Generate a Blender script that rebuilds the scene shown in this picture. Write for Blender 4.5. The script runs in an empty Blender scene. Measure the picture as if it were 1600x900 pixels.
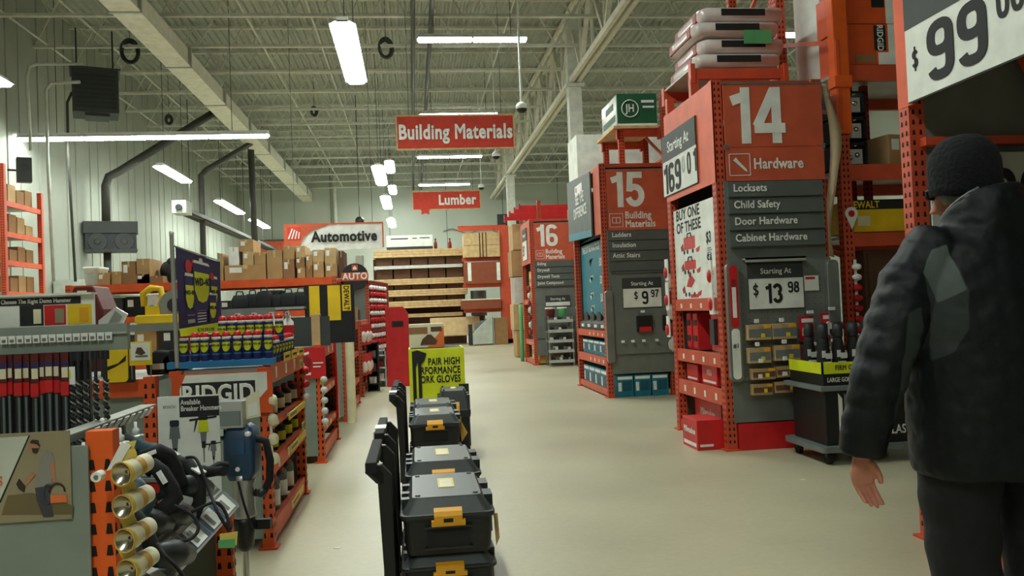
import bpy, bmesh, math, random
from mathutils import Vector, Matrix
random.seed(7)
PI = math.pi
SC = bpy.context.scene
COL = SC.collection

# ------------------------------------------------------------------ camera, world, exposure
CAM_H, FPX = 1.2, 1300.0
YAW, PITCH, ROLL = math.atan(155/1300), math.radians(1.35), math.radians(2.3)
fw = Vector((math.sin(YAW)*math.cos(PITCH), math.cos(YAW)*math.cos(PITCH), math.sin(PITCH)))
r0 = Vector((math.cos(YAW), -math.sin(YAW), 0)); u0 = r0.cross(fw)
rt = r0*math.cos(ROLL)-u0*math.sin(ROLL); up = u0*math.cos(ROLL)+r0*math.sin(ROLL)
cd = bpy.data.cameras.new('camera'); cam = bpy.data.objects.new('camera', cd); COL.objects.link(cam)
cd.sensor_width = 36; cd.lens = 36*FPX/1600; cd.clip_end = 200; cd.clip_start = 0.05
cam.matrix_world = Matrix(((rt.x, up.x, -fw.x, 0), (rt.y, up.y, -fw.y, 0), (rt.z, up.z, -fw.z, CAM_H), (0, 0, 0, 1)))
SC.camera = cam
w = bpy.data.worlds.new('world'); SC.world = w; w.use_nodes = True
w.node_tree.nodes['Background'].inputs[0].default_value = (0.93, 1.0, 0.9, 1)
w.node_tree.nodes['Background'].inputs[1].default_value = 0.12
vs = SC.view_settings
vs.view_transform = 'Standard'; vs.look = 'None'; vs.gamma = 1; vs.use_curve_mapping = False
vs.exposure = 0.0
LAMP = 58.0          # radiance of the ceiling lamps' diffusers
SC.cycles.max_bounces = 7; SC.cycles.diffuse_bounces = 4; SC.cycles.glossy_bounces = 3
SC.cycles.sample_clamp_indirect = 6

# ------------------------------------------------------------------ materials
def lin(c):
    return tuple((v/255/12.92 if v/255 <= .04045 else ((v/255+.055)/1.055)**2.4) for v in c)
MATS = {}
def mat(name, rgb, rough=.6, metal=0, vary=.12, scale=6, bump=0, emit=0, spec=None, alpha=1, trans=0):
    m = bpy.data.materials.new(name); m.use_nodes = True
    nt = m.node_tree; b = nt.nodes['Principled BSDF']
    c = lin(rgb)
    b.inputs['Base Color'].default_value = (*c, 1)
    b.inputs['Roughness'].default_value = rough; b.inputs['Metallic'].default_value = metal
    if spec is not None: b.inputs['Specular IOR Level'].default_value = spec
    if emit:
        b.inputs['Emission Color'].default_value = (*c, 1); b.inputs['Emission Strength'].default_value = emit
    if trans: b.inputs['Transmission Weight'].default_value = trans
    if vary and not emit:
        tc = nt.nodes.new('ShaderNodeTexCoord'); n = nt.nodes.new('ShaderNodeTexNoise')
        n.inputs['Scale'].default_value = scale; n.inputs['Detail'].default_value = 5
        nt.links.new(tc.outputs['Object'], n.inputs['Vector'])
        r = nt.nodes.new('ShaderNodeValToRGB')
        r.color_ramp.elements[0].position = .3; r.color_ramp.elements[1].position = .7
        r.color_ramp.elements[0].color = (*[v*(1-vary) for v in c], 1)
        r.color_ramp.elements[1].color = (*[min(1, v*(1+vary)) for v in c], 1)
        nt.links.new(n.outputs['Fac'], r.inputs['Fac']); nt.links.new(r.outputs['Color'], b.inputs['Base Color'])
        if bump:
            bp = nt.nodes.new('ShaderNodeBump'); bp.inputs['Strength'].default_value = bump; bp.inputs['Distance'].default_value = .02
            nt.links.new(n.outputs['Fac'], bp.inputs['Height']); nt.links.new(bp.outputs['Normal'], b.inputs['Normal'])
    MATS[name] = m; return m
for a in [
    ('orange', (222, 86, 34), .5), ('orange_red', (204, 80, 48), .5), ('orange_bright', (235, 96, 26), .5),
    ('sign_orange', (204, 90, 58), .6), ('banner_red', (205, 62, 44), .7),
    ('panel_grey', (112, 116, 110), .55), ('panel_pale', (136, 146, 136), .5), ('slat_grey', (88, 94, 90), .55),
    ('header_dark', (58, 62, 60), .6), ('white', (232, 234, 228), .5), ('paper', (236, 238, 230), .7),
    ('black', (22, 23, 24), .45), ('matte_black', (26, 27, 28), .8), ('hole', (30, 14, 10), .9),
    ('cardboard', (178, 142, 96), .85, 0, .12, 5), ('cardboard_pale', (196, 164, 118), .85), ('cardboard_dark', (150, 112, 72), .85),
    ('tape', (205, 180, 130), .35), ('red', (206, 30, 34), .45), ('red_dark', (140, 24, 28), .5), ('teal', (16, 120, 140), .45),
    ('teal_dark', (14, 84, 104), .5), ('yellow', (240, 200, 30), .5), ('yellow_green', (216, 226, 30), .5), ('amber', (236, 168, 30), .45),
    ('navy', (40, 36, 92), .5), ('blue', (28, 70, 110), .4), ('blue_light', (40, 130, 190), .5), ('bosch_blue', (30, 62, 92), .4),
    ('bosch_teal', (30, 62, 70), .5), ('grey_metal', (150, 154, 150), .35, .7), ('steel', (190, 192, 186), .3, .9), ('galv', (176, 178, 170), .5, .4),
    ('chrome', (220, 220, 214), .18, 1), ('dark_metal', (62, 64, 62), .5, .4), ('green', (30, 90, 60), .5), ('wood', (206, 174, 124), .7, 0, .2, 8),
    ('wood_dark', (96, 66, 48), .8), ('wood_red', (142, 72, 46), .7), ('ply', (214, 186, 140), .7), ('silver', (170, 172, 168), .35, .6),
    ('rubber', (24, 24, 25), .85), ('skin', (196, 128, 104), .55, 0, .1, 30), ('plastic_grey', (110, 118, 118), .5), ('tool_dark', (38, 42, 44), .45),
    ('lid_grey', (62, 66, 66), .42, 0, .1, 30), ('cream', (232, 224, 190), .6), ('yellow_pale', (222, 200, 96), .5), ('pink_wrap', (220, 206, 200), .16), ('clear_wrap', (214, 214, 208), .2),
    ('reflector', (196, 190, 172), .25, 1), ('dark_red', (92, 22, 24), .5), ('gold', (206, 160, 70), .5), ('brown', (92, 60, 40), .7), ('sky_grey', (180, 186, 176), .6),
    ('joist', (200, 202, 190), .6), ('girder', (216, 214, 198), .6), ('deck', (160, 164, 152), .65), ('col_white', (206, 208, 196), .6),
    ('pipe_dark', (62, 62, 56), .6), ('wallpanel', (160, 165, 152), .7, 0, .08, 1.2), ('wall_back', (176, 182, 170), .7, 0, .06, .6),
    ('heater', (54, 58, 56), .6), ('ink', (24, 26, 26), .7), ('ink_grey', (120, 122, 120), .7), ('lettering_white', (240, 240, 234), .5),
    ('label_white', (240, 240, 236), .6), ('label_black', (30, 30, 32), .6), ('green_label', (90, 170, 110), .6), ('tan_flap', (206, 184, 150), .8),
    ('poster_wall', (150, 138, 108), .5), ('poster_pale', (196, 200, 184), .5), ('poster_shirt', (138, 134, 126), .5), ('poster_jeans', (62, 62, 72), .5),
    ('poster_skin', (176, 122, 92), .5), ('poster_orange', (226, 116, 60), .5), ('poster_hair', (52, 38, 32), .6), ('poster_floor', (110, 96, 64), .5),
]:
    mat(*a)
mat('lens', (246, 255, 246), .5, emit=LAMP)
mat('small_lamp', (255, 250, 230), .5, emit=4)

def floor_mat():
    m = bpy.data.materials.new('polished_concrete'); m.use_nodes = True; nt = m.node_tree; b = nt.nodes['Principled BSDF']
    tc = nt.nodes.new('ShaderNodeTexCoord')
    n1 = nt.nodes.new('ShaderNodeTexNoise'); n1.inputs['Scale'].default_value = .9; n1.inputs['Detail'].default_value = 8
    n2 = nt.nodes.new('ShaderNodeTexNoise'); n2.inputs['Scale'].default_value = 26; n2.inputs['Detail'].default_value = 6
    for n in (n1, n2): nt.links.new(tc.outputs['Object'], n.inputs['Vector'])
    mx = nt.nodes.new('ShaderNodeMath'); mx.operation = 'ADD'; mu = nt.nodes.new('ShaderNodeMath'); mu.operation = 'MULTIPLY'; mu.inputs[1].default_value = .74
    nt.links.new(n1.outputs['Fac'], mx.inputs[0]); mw = nt.nodes.new('ShaderNodeMath'); mw.operation = 'MULTIPLY'; mw.inputs[1].default_value = .35; nt.links.new(n2.outputs['Fac'], mw.inputs[0]); nt.links.new(mw.outputs[0], mx.inputs[1]); nt.links.new(mx.outputs[0], mu.inputs[0])
    r = nt.nodes.new('ShaderNodeValToRGB'); r.color_ramp.elements[0].position = .34; r.color_ramp.elements[1].position = .66
    r.color_ramp.elements[0].color = (*lin((176, 169, 142)), 1); r.color_ramp.elements[1].color = (*lin((196, 189, 160)), 1)
    nt.links.new(mu.outputs[0], r.inputs['Fac']); nt.links.new(r.outputs['Color'], b.inputs['Base Color'])
    rr = nt.nodes.new('ShaderNodeMapRange'); rr.inputs['To Min'].default_value = .3; rr.inputs['To Max'].default_value = .5
    nt.links.new(n1.outputs['Fac'], rr.inputs['Value']); nt.links.new(rr.outputs['Result'], b.inputs['Roughness'])
    return m
MATS['floor'] = floor_mat()

# ------------------------------------------------------------------ mesh helpers
class MB:
    def __init__(s): s.v, s.f, s.mi, s.ms, s.M, s.sm = [], [], [], [], None, []
    def mid(s, m):
        if m not in s.ms: s.ms.append(m)
        return s.ms.index(m)
    def add(s, vs, fs, m='white', smooth=False):
        k = len(s.v)
        for p in vs:
            p = Vector(p)
            s.v.append(s.M @ p if s.M else p)
        i = s.mid(m)
        for f in fs: s.f.append([k+a for a in f]); s.mi.append(i); s.sm.append(smooth)
        return s
    def box(s, x0, x1, y0, y1, z0, z1, m='white'):
        x0, x1 = min(x0, x1), max(x0, x1); y0, y1 = min(y0, y1), max(y0, y1); z0, z1 = min(z0, z1), max(z0, z1)
        return s.add([(x0,y0,z0),(x1,y0,z0),(x1,y1,z0),(x0,y1,z0),(x0,y0,z1),(x1,y0,z1),(x1,y1,z1),(x0,y1,z1)],
              [(0,3,2,1),(4,5,6,7),(0,1,5,4),(1,2,6,5),(2,3,7,6),(3,0,4,7)], m)
    def bar(s, a, b, w, h=None, m='white', upv=(0, 0, 1)):
        h = h or w; a, b = Vector(a), Vector(b); d = (b-a).normalized(); u = Vector(upv)
        if abs(d.dot(u)) > .98: u = Vector((0, 1, 0))
        r = d.cross(u).normalized(); u = r.cross(d)
        vs = [p+r*(i*w/2)+u*(j*h/2) for p in (a, b) for i, j in ((-1,-1),(1,-1),(1,1),(-1,1))]
        return s.add(vs, [(0,1,2,3),(7,6,5,4),(0,4,5,1),(1,5,6,2),(2,6,7,3),(3,7,4,0)], m)
    def cyl(s, a, b, r, r2=None, n=16, m='white', smooth=True):
        r2 = r if r2 is None else r2; a, b = Vector(a), Vector(b); d = (b-a).normalized()
        u = Vector((0, 0, 1)) if abs(d.z) < .9 else Vector((1, 0, 0))
        x = d.cross(u).normalized(); y = d.cross(x)
        vs = [p+x*(q*math.cos(2*PI*i/n))+y*(q*math.sin(2*PI*i/n)) for p, q in ((a, r), (b, r2)) for i in range(n)]
        s.add(vs, [(i, (i+1) % n, n+(i+1) % n, n+i) for i in range(n)], m, smooth)
        s.add(vs[:n], [tuple(range(n-1, -1, -1))], m); s.add(vs[n:], [tuple(range(n))], m)
        return s
    def loft(s, rings, m='white', caps=True, smooth=True):
        n = len(rings[0]); vs = [p for r in rings for p in r]; fs = []
        for k in range(len(rings)-1):
            for i in range(n): fs.append((k*n+i, k*n+(i+1) % n, (k+1)*n+(i+1) % n, (k+1)*n+i))
        if caps: fs += [tuple(range(n-1, -1, -1)), tuple((len(rings)-1)*n+i for i in range(n))]
        return s.add(vs, fs, m, smooth)
    def lathe(s, prof, c=(0, 0, 0), n=20, m='white', caps=True):
        return s.loft([[(c[0]+r*math.cos(2*PI*i/n), c[1]+r*math.sin(2*PI*i/n), c[2]+z) for i in range(n)] for r, z in prof], m, caps)
    def tube(s, pts, r, n=8, m='white', closed=False):
        pts = [Vector(p) for p in pts]; rings = []; N = len(pts); prev = None
        for k in range(N):
            if closed: d = pts[(k+1) % N]-pts[k-1]
            else: d = pts[min(k+1, N-1)]-pts[max(k-1, 0)]
            d.normalize()
            if prev is None:
                u = Vector((0, 0, 1)) if abs(d.z) < .9 else Vector((1, 0, 0)); x = d.cross(u).normalized()
            else: x = (prev-d*prev.dot(d)).normalized()
            prev = x; y = d.cross(x); rr = r[k] if isinstance(r, (list, tuple)) else r
            rings.append([pts[k]+x*(rr*math.cos(2*PI*i/n))+y*(rr*math.sin(2*PI*i/n)) for i in range(n)])
        if closed: rings.append(rings[0])
        return s.loft(rings, m, not closed)
    def prism(s, poly, plane, a, b, m='white'):
        """poly of 2-D points extruded from a to b; plane 'xz' (along y), 'yz' (along x) or 'xy' (along z)"""
        f = {'xz': lambda p, t: (p[0], t, p[1]), 'yz': lambda p, t: (t, p[0], p[1]), 'xy': lambda p, t: (p[0], p[1], t)}[plane]
        n = len(poly); vs = [f(p, a) for p in poly]+[f(p, b) for p in poly]
        return s.add(vs, [tuple(range(n)), tuple(range(2*n-1, n-1, -1))]+[(i, n+i, n+(i+1) % n, (i+1) % n) for i in range(n)], m)
    def ball(s, c, r, m='white', n=16, k=10, sz=(1, 1, 1), z0=-1, z1=1):
        rings = []
        for j in range(k+1):
            t = z0+(z1-z0)*j/k; a = math.asin(max(-1, min(1, t)))
            q = max(.002, math.cos(a))
            rings.append([(c[0]+r*sz[0]*q*math.cos(2*PI*i/n), c[1]+r*sz[1]*q*math.sin(2*PI*i/n), c[2]+r*sz[2]*math.sin(a)) for i in range(n)])
        return s.loft(rings, m)
    def build(s, name, parent=None, bevel=0, loc=None, rot=None, fix=True):
        me = bpy.data.meshes.new(name); me.from_pydata([tuple(v) for v in s.v], [], s.f)
        for k in s.ms: me.materials.append(MATS[k])
        me.polygons.foreach_set('material_index', s.mi); me.polygons.foreach_set('use_smooth', s.sm)
        if fix:
            bm = bmesh.new(); bm.from_mesh(me); bmesh.ops.recalc_face_normals(bm, faces=bm.faces); bm.to_mesh(me); bm.free()
        me.update()
        o = bpy.data.objects.new(name, me); COL.objects.link(o)
        if parent is not None: o.parent = parent
        if loc: o.location = loc
        if rot: o.rotation_euler = rot
        if bevel:
            b = o.modifiers.new('bevel', 'BEVEL'); b.width = bevel; b.segments = 2; b.limit_method = 'ANGLE'; b.angle_limit = .6
        return o

def tag(o, label=None, cat=None, group=None, kind=None):
    if label: o['label'] = label
    if cat: o['category'] = cat
    if group: o['group'] = group
    if kind: o['kind'] = kind
    return o
def thing(name, label, cat, loc=(0, 0, 0), rz=0, group=None):
    o = bpy.data.objects.new(name, None); COL.objects.link(o); o.empty_display_size = .1
    o.location = loc; o.rotation_euler = (0, 0, rz)
    return tag(o, label, cat, group)
KIDS = {}
def dup(root, loc, rz=None, label=None, group=None, parent=None, scale=None):
    r = root.copy(); COL.objects.link(r); r.location = loc
    if rz is not None: r.rotation_euler = (0, 0, rz)
    if scale: r.scale = scale
    if label: r['label'] = label
    if group: r['group'] = group
    for ch in list(root.children):
        c = ch.copy(); COL.objects.link(c); c.parent = r
        for g in list(ch.children):
            d = g.copy(); COL.objects.link(d); d.parent = c
    return r
def text(s, size, m, loc, rot, parent=None, name='lettering', align='CENTER', sx=1, bold=0, depth=.0015, valign='CENTER'):
    cu = bpy.data.curves.new('t', 'FONT'); cu.body = s; cu.size = size; cu.align_x = align; cu.align_y = valign
    cu.bevel_depth = bold*size*.85; cu.bevel_resolution = 0; cu.extrude = depth*4; cu.resolution_u = 3; cu.space_line = .9; cu.space_character = 1+bold*1.6
    t = bpy.data.objects.new('t', cu); COL.objects.link(t); t.data.materials.append(MATS[m])
    dg = bpy.context.evaluated_depsgraph_get(); dg.update()
    me = bpy.data.meshes.new_from_object(t.evaluated_get(dg)); bpy.data.objects.remove(t); bpy.data.curves.remove(cu)
    me.transform(Matrix.Diagonal((sx, 1, .12, 1)))
    o = bpy.data.objects.new(name, me); COL.objects.link(o)
    o.location = loc; o.rotation_euler = rot
    if parent is not None: o.parent = parent
    return o
def _arc(cx, cy, rx, ry, a0, a1, n=14): return [(cx+rx*math.cos(math.radians(a0+(a1-a0)*i/n)), cy+ry*math.sin(math.radians(a0+(a1-a0)*i/n))) for i in range(n+1)]
def _sup(cx, cy, rx, ry, a0, a1, n=20, e=.72):
    f = lambda t: math.copysign(abs(t)**e, t)
    return [(cx+rx*f(math.cos(math.radians(a0+(a1-a0)*i/n))), cy+ry*f(math.sin(math.radians(a0+(a1-a0)*i/n)))) for i in range(n+1)]
GW = .56; GS = .175
_SIX = [_sup(.28, .3, .19, .212, 0, 360, 24, .8), _sup(.28, .68, .19, .232, 22, 180, 14)+[(.09, .3)]]
GLY = {'0': [_sup(.28, .5, .19, .412, 0, 360, 30)], '1': [[(.34, 0), (.34, 1)], [(.33, .84), (.08, .76)]], '3': [_arc(.27, .72, .19, .195, 165, -78), _arc(.27, .3, .2, .215, 80, -165)],
       '4': [[(.42, 0), (.42, 1)], [(.39, .96), (.05, .3)], [(.0, .27), (.58, .27)]], '5': [[(.5, .91), (.145, .91), (.11, .44)], _arc(.27, .33, .2, .24, 140, -165, 18)],
       '6': _SIX, '9': [[(GW-x, 1-y) for x, y in p] for p in _SIX], '8': [_sup(.28, .73, .17, .18, 0, 360, 20, .85), _sup(.28, .29, .195, .205, 0, 360, 22, .85)],
       '7': [[(.04, .91), (.5, .91), (.4, .7), (.26, .3), (.22, 0)]], '$': [_arc(.28, .7, .18, .17, 10, 250, 14)+_arc(.28, .3, .19, .18, 70, -170, 14), [(.28, -.1), (.28, 1.1)]]}
def numerals(s, cap, m, loc, rot, parent=None, name='price_digits', sx=1, center=False, depth=.002):
    mb = MB(); x0 = 0
    for ch in s:
        for k, P in enumerate(GLY[ch]):
            st = GS*(.55 if ch == '$' and k == 1 else .8 if ch == '$' else .95 if ch in '6980' else 1)
            n = len(P); cl = math.dist(P[0], P[-1]) < 1e-6; L = []
            for i in range(n):
                a = P[i-1] if i else (P[-2] if cl else None); b = P[i+1] if i+1 < n else (P[1] if cl else None); p = P[i]
                t = []
                if a: d = math.dist(a, p); t.append(((p[0]-a[0])/d, (p[1]-a[1])/d))
                if b: d = math.dist(p, b); t.append(((b[0]-p[0])/d, (b[1]-p[1])/d))
                nx, ny = -sum(q[1] for q in t), sum(q[0] for q in t); l = math.hypot(nx, ny); nx /= l; ny /= l
                c = max(.5, nx*-t[0][1]+ny*t[0][0]); L.append((nx/c*st/2, ny/c*st/2))
            vs = []
            for z in (0, depth+k*.0012): vs += [((x0+(p[0]+o[0]*q))*cap*sx, (p[1]+o[1]*q)*cap, z) for p, o in zip(P, L) for q in (1, -1)]
            fs = []; N = 2*n
            for i in range(n-1):
                a, b, c, d = 2*i, 2*i+1, 2*i+3, 2*i+2
                fs += [(N+a, N+b, N+c, N+d), (a, N+a, N+d, d), (b, c, N+c, N+b)]
            fs += [(0, 1, N+1, N), (2*n-2, N+2*n-2, N+2*n-1, 2*n-1)]
            mb.add(vs, fs, m)
        x0 += (.62 if ch != '1' else .5)
    if center:
        w_ = (x0-.06)*cap*sx; mb.v = [Vector((v.x-w_/2, v.y-cap/2, v.z)) for v in mb.v]
    return mb.build(name, parent, 0, loc, rot)
FRONT = (PI/2, 0, 0)      # text that faces -Y in its parent's space
ORD = ['first', 'second', 'third', 'fourth', 'fifth', 'sixth', 'seventh', 'eighth', 'ninth', 'tenth', 'eleventh', 'twelfth',
       'thirteenth', 'fourteenth', 'fifteenth', 'sixteenth', 'seventeenth', 'eighteenth', 'nineteenth', 'twentieth']
def circ(cx, cz, r, n=20, a0=0, a1=2*PI):
    return [(cx+r*math.cos(a0+(a1-a0)*i/n), cz+r*math.sin(a0+(a1-a0)*i/n)) for i in range(n)]
def rrect(x0, x1, z0, z1, r, n=5):
    P = []
    for cx, cz, a in ((x1-r, z0+r, -PI/2), (x1-r, z1-r, 0), (x0+r, z1-r, PI/2), (x0+r, z0+r, PI)):
        P += [(cx+r*math.cos(a+PI/2*i/n), cz+r*math.sin(a+PI/2*i/n)) for i in range(n+1)]
    return P
def ray(px, py):
    return rt*((px-800)/FPX)-up*((py-450)/FPX)+fw
def at(px, py, Y):          # the point at distance Y down the aisle that the photograph shows at this pixel
    d = ray(px, py); return Vector((0, 0, CAM_H))+d*(Y/d.y)
def atx(px, py, X):
    d = ray(px, py); return Vector((0, 0, CAM_H))+d*(X/d.x)
def atz(px, py, z):
    d = ray(px, py); return Vector((0, 0, CAM_H))+d*((z-CAM_H)/d.z)

# ------------------------------------------------------------------ the setting
XL, XR, YN, YB, ZD = -8.6, 17.0, -8.0, 44.0, 9.0
def struct(o): return tag(o, kind='structure')
struct(MB().box(XL-.2, XR, YN, YB+.2, -.1, 0, 'floor').build('floor'))
def corrugated():
    P = []; x = XL; p = .2; h = .055
    while x < XR:
        P += [(x, ZD), (x+.07, ZD), (x+.1, ZD+h), (x+.17, ZD+h)]; x += p
    n = len(P); mb = MB()
    mb.add([(a, YN, z) for a, z in P]+[(a, YB, z) for a, z in P], [(i, i+1, n+i+1, n+i) for i in range(n-1)], 'deck')
    mb.box(XL-.2, XR, YN, YB+.2, ZD+.1, ZD+.2, 'deck')
    return mb.build('ceiling')
struct(corrugated())
def left_wall():
    mb = MB(); y = YN; P = []
    while y < YB:
        P += [(y, 0), (y+.7, 0), (y+.72, -.05), (y+.76, -.05), (y+.78, 0), (y+1.3, 0), (y+1.31, .02), (y+1.35, .02), (y+1.36, 0)]; y += 1.55
    P.append((YB, 0)); n = len(P)
    mb.add([(XL+d, a, 0) for a, d in P]+[(XL+d, a, ZD) for a, d in P], [(i, i+1, n+i+1, n+i) for i in range(n-1)], 'wallpanel')
    mb.box(XL-.25, XL-.12, YN, YB, 0, ZD, 'wallpanel')
    return mb.build('wall_left')
struct(left_wall())
wb = MB().box(XL-.2, XR, YB, YB+.2, 0, ZD, 'wall_back')
for i in range(8): wb.box(XL+1.5+i*3, XL+1.53+i*3, YB-.01, YB, 0, ZD, 'slat_grey')
struct(wb.build('wall_back'))
struct(MB().box(XR, XR+.2, YN, YB+.2, 0, ZD, 'wall_back').build('wall_right'))
struct(MB().box(XL-.2, XR+.2, YN-.2, YN, 0, ZD, 'wall_back').build('wall_front'))

# roof joists, girders, columns
def joist_mesh():
    mb = MB(); zb, zt = 7.72, 8.88
    for z in (zb, zt):
        mb.box(XL, XR, -.055, -.01, z, z+.06, 'joist'); mb.box(XL, XR, .01, .055, z, z+.06, 'joist')
    x = XL; k = 0
    while x+.62 < XR:
        a, b = (zb+.03, zt+.03) if k % 2 == 0 else (zt+.03, zb+.03)
        mb.bar((x, 0, a), (x+.62, 0, b), .03, .03, 'joist', (0, 1, 0)); x += .62; k += 1
    return mb
j0 = None
for i in range(21):
    y = 1.6+i*2.1
    if j0 is None: j0 = struct(joist_mesh().build('roof_joist', fix=False)); j0.location.y = y
    else:
        j = j0.copy(); COL.objects.link(j); j.location.y = y
# pale box girder on the left
mb = MB().box(-5.45, -5.0, YN, YB, 7.15, 7.55, 'girder').box(-5.5, -4.95, YN, YB, 7.11, 7.15, 'girder')
for i in range(12): mb.box(-5.52, -4.93, 2+i*3.6, 2.08+i*3.6, 7.09, 7.57, 'galv')
struct(mb.build('roof_girder'))
# open truss girder on the right, carried by columns
mb = MB(); XT = 4.4
for z in (7.0, 8.78):
    for s in (-.14, .04): mb.box(XT+s, XT+s+.1, YN, YB, z, z+.14, 'girder')
y = -.5; k = 0
while y < YB-2:
    a, b = (7.1, 8.8) if k % 2 == 0 else (8.8, 7.1)
    mb.bar((XT, y, a), (XT, y+1.3, b), .1, .1, 'girder'); mb.bar((XT, y, 7.1), (XT, y, 8.8), .06, .06, 'girder')
    y += 1.3; k += 1
struct(mb.build('roof_girder'))
for y in (6.8, 21.4, 36.0):
    if y < 10: continue
    mb = MB().box(XT-.17, XT+.17, y-.17, y+.17, 0, 8.75, 'col_white').box(XT-.3, XT+.3, y-.3, y+.3, 0, .03, 'col_white').box(XT-.24, XT+.24, y-.24, y+.24, 6.9, 6.98, 'col_white')
    struct(mb.build('column'))
mb = MB()
for x in (-8.3, -6.9, -3.4, -2.0, 2.4, 7.4, 10.4): mb.cyl((x, YN, 7.8), (x, YB, 7.8), .025, n=6, m='joist')
struct(mb.build('trim_1'))
for x in (.22, .62):
    tag(MB().cyl((x, 8, 7.62), (x, YB, 7.62), .05, n=8, m='pipe_dark').build('conduit_pipe'),
        'dark conduit pipe running along the roof, ' + ('first left of the hanging red sign' if x < .4 else 'right one of two above the hanging red sign'), 'pipe')
struct(MB().cyl((-3.85, YB-.1, 0), (-3.85, YB-.1, 8.5), .1, n=10, m='col_white').build('trim_2'))

# ------------------------------------------------------------------ ceiling lamps
def lamp(label, c, length, along, n=2, width=.34, hang=8.8, sag=0):
    """a strip lamp hung on wires; along 'x' or 'y'"""
    t = thing('ceiling_lamp', label, 'ceiling lamp', c, 0 if along == 'x' else PI/2, 'hanging strip lamps')
    seg = length/n
    hb = MB().box(-length/2, length/2, -width*.22, width*.22, .03, .1, 'white')
    hb.prism([(-width/2, -.01), (-width*.3, .045), (width*.3, .045), (width/2, -.01), (width*.28, .03), (-width*.28, .03)], 'yz', -length/2, length/2, 'white')
    hb.build('housing', t)
    for k in range(n):
        x0 = -length/2+k*seg+.03; x1 = x0+seg-.06
        MB().prism([(-width*.44, 0), (-width*.32, -.05), (width*.32, -.05), (width*.44, 0), (width*.3, .028), (-width*.3, .028)], 'yz', x0, x1, 'lens').build('diffuser', t)
    for x in (-length*.35, length*.35): MB().cyl((x, 0, .1), (x, 0, hang-c[2]), .008, n=5, m='dark_metal').build('hanging_wire', t)
    return t
ry = [-2.2, 5.0, 12.15+1.5, 25.7, 32.0, 39.4]
nm = ['strip lamp over the near floor, running down the aisle', 'strip lamp overhead in the near part of the aisle', 'largest bright strip lamp hanging above the aisle, running away from view',
      'strip lamp far down the aisle, left of the small group', 'strip lamp far down the aisle, lower left of the small group', 'strip lamp farthest down the aisle']
for y, s in zip(ry, nm): lamp(s, (-.87, y, 5.4), 3.1 if y < 20 else 3.4, 'y', 2, .38)
for y, s in ((34.5, 'upper right lamp of the small far group over the aisle'), (41, 'lower right lamp of the small far group over the aisle')):
    lamp(s, (-.75 if y < 40 else -.8, y, 7.2), 2.6, 'y', 1, .4)
for p0, p1, s in (((-110, 80), (14, 137), 'strip lamp tip cut off by the left edge of the picture'), ((240, 263), (300, 286), 'slanting strip lamp in front of the left wall, right of the twin-fan heater pipe'),
                  ((340, 316), (378, 335), 'slanting strip lamp beside the tube heater, second in the wall row'), ((391, 345), (420, 357), 'last small slanting strip lamp of the wall row')):
    a, b = atz(*p0, 5.3), atz(*p1, 5.3); lamp(s, ((a.x+b.x)/2, (a.y+b.y)/2, 5.35), min(4.4, abs(b.y-a.y)), 'y', 2, .4)
lamp('long four-section strip lamp hanging across the left side', (-5.85, 19.5, 5.38), 5.4, 'x', 4, .3)
for k, (y, x0, x1, s) in enumerate(((11.3, 0.3, 2.8, 'strip lamp across the near aisle overhead'),
        (18.3, .3, 2.75, 'strip lamp across the aisle high above the hanging red sign'), (25.4, .4, 2.8, 'strip lamp just above the top edge of the big red sign'),
        (32.4, .35, 2.9, 'strip lamp peeping out below the big red sign'), (39.6, .45, 2.9, 'strip lamp just above the small far red sign'))):
    lamp(s, ((x0+x1)/2, y, 7.2), x1-x0, 'x', 2, .3, 8.85)
for y in (18.3, 32.4): lamp('strip lamp above the right-hand racks, %s' % {18.3: 'seen between the orange uprights', 32.4: 'far away'}[y], (8.7, y, 7.3), 1.9 if y < 20 else 2.45, 'x', 2, .3, 8.85)
for x, y in ((13.5, 11), (13.5, 25)): lamp('strip lamp far off to the right, %s' % ('nearer one' if y < 20 else 'farther one'), (x, y, 7.2), 2.45, 'x', 2, .3, 8.85)
# ------------------------------------------------------------------ rack pieces
def post_mb(h, w=.08, d=.08, m='orange_red', faces='yx', step=.05, z0=0, foot=True):
    """a punched steel upright standing at the origin, holes on its -Y and -X faces"""
    mb = MB().box(-w/2, w/2, -d/2, d/2, z0, h, m); e = .0015; z = z0+.06; hw = .008
    while z < h-.04:
        for o in (-.018, .018):
            if 'y' in faces: mb.add([(o-hw, -d/2-e, z), (o+hw, -d/2-e, z), (o+hw*.6, -d/2-e, z+.024), (o-hw*.6, -d/2-e, z+.024)], [(0, 1, 2, 3)], 'hole')
            if 'x' in faces: mb.add([(-w/2-e, o-hw, z), (-w/2-e, o+hw, z), (-w/2-e, o+hw*.6, z+.024), (-w/2-e, o-hw*.6, z+.024)], [(0, 1, 2, 3)], 'hole')
            if 'X' in faces: mb.add([(w/2+e, o-hw, z), (w/2+e, o+hw, z), (w/2+e, o+hw*.6, z+.024), (w/2+e, o-hw*.6, z+.024)], [(0, 1, 2, 3)], 'hole')
        z += step
    if foot and z0 == 0: mb.box(-w*.8, w*.8, -d*.8, d*.8, 0, .012, m)
    return mb
def put(mb, name, par, loc=(0, 0, 0), bevel=0, rot=None):
    return mb.build(name, par, bevel, loc, rot, fix=True)
def dollar(par, s, size, loc, rot, m='ink', sx=.8): return numerals(s, size*.74, m, (loc[0], loc[1], loc[2]-size*.37), rot, par, 'price_digits', sx)
LEFTW = (PI/2, 0, -PI/2)   # text that faces -X (towards the aisle from the right-hand racks)
RIGHTW = (PI/2, 0, PI/2)   # text that faces +X (from the left-hand fixtures)

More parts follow.
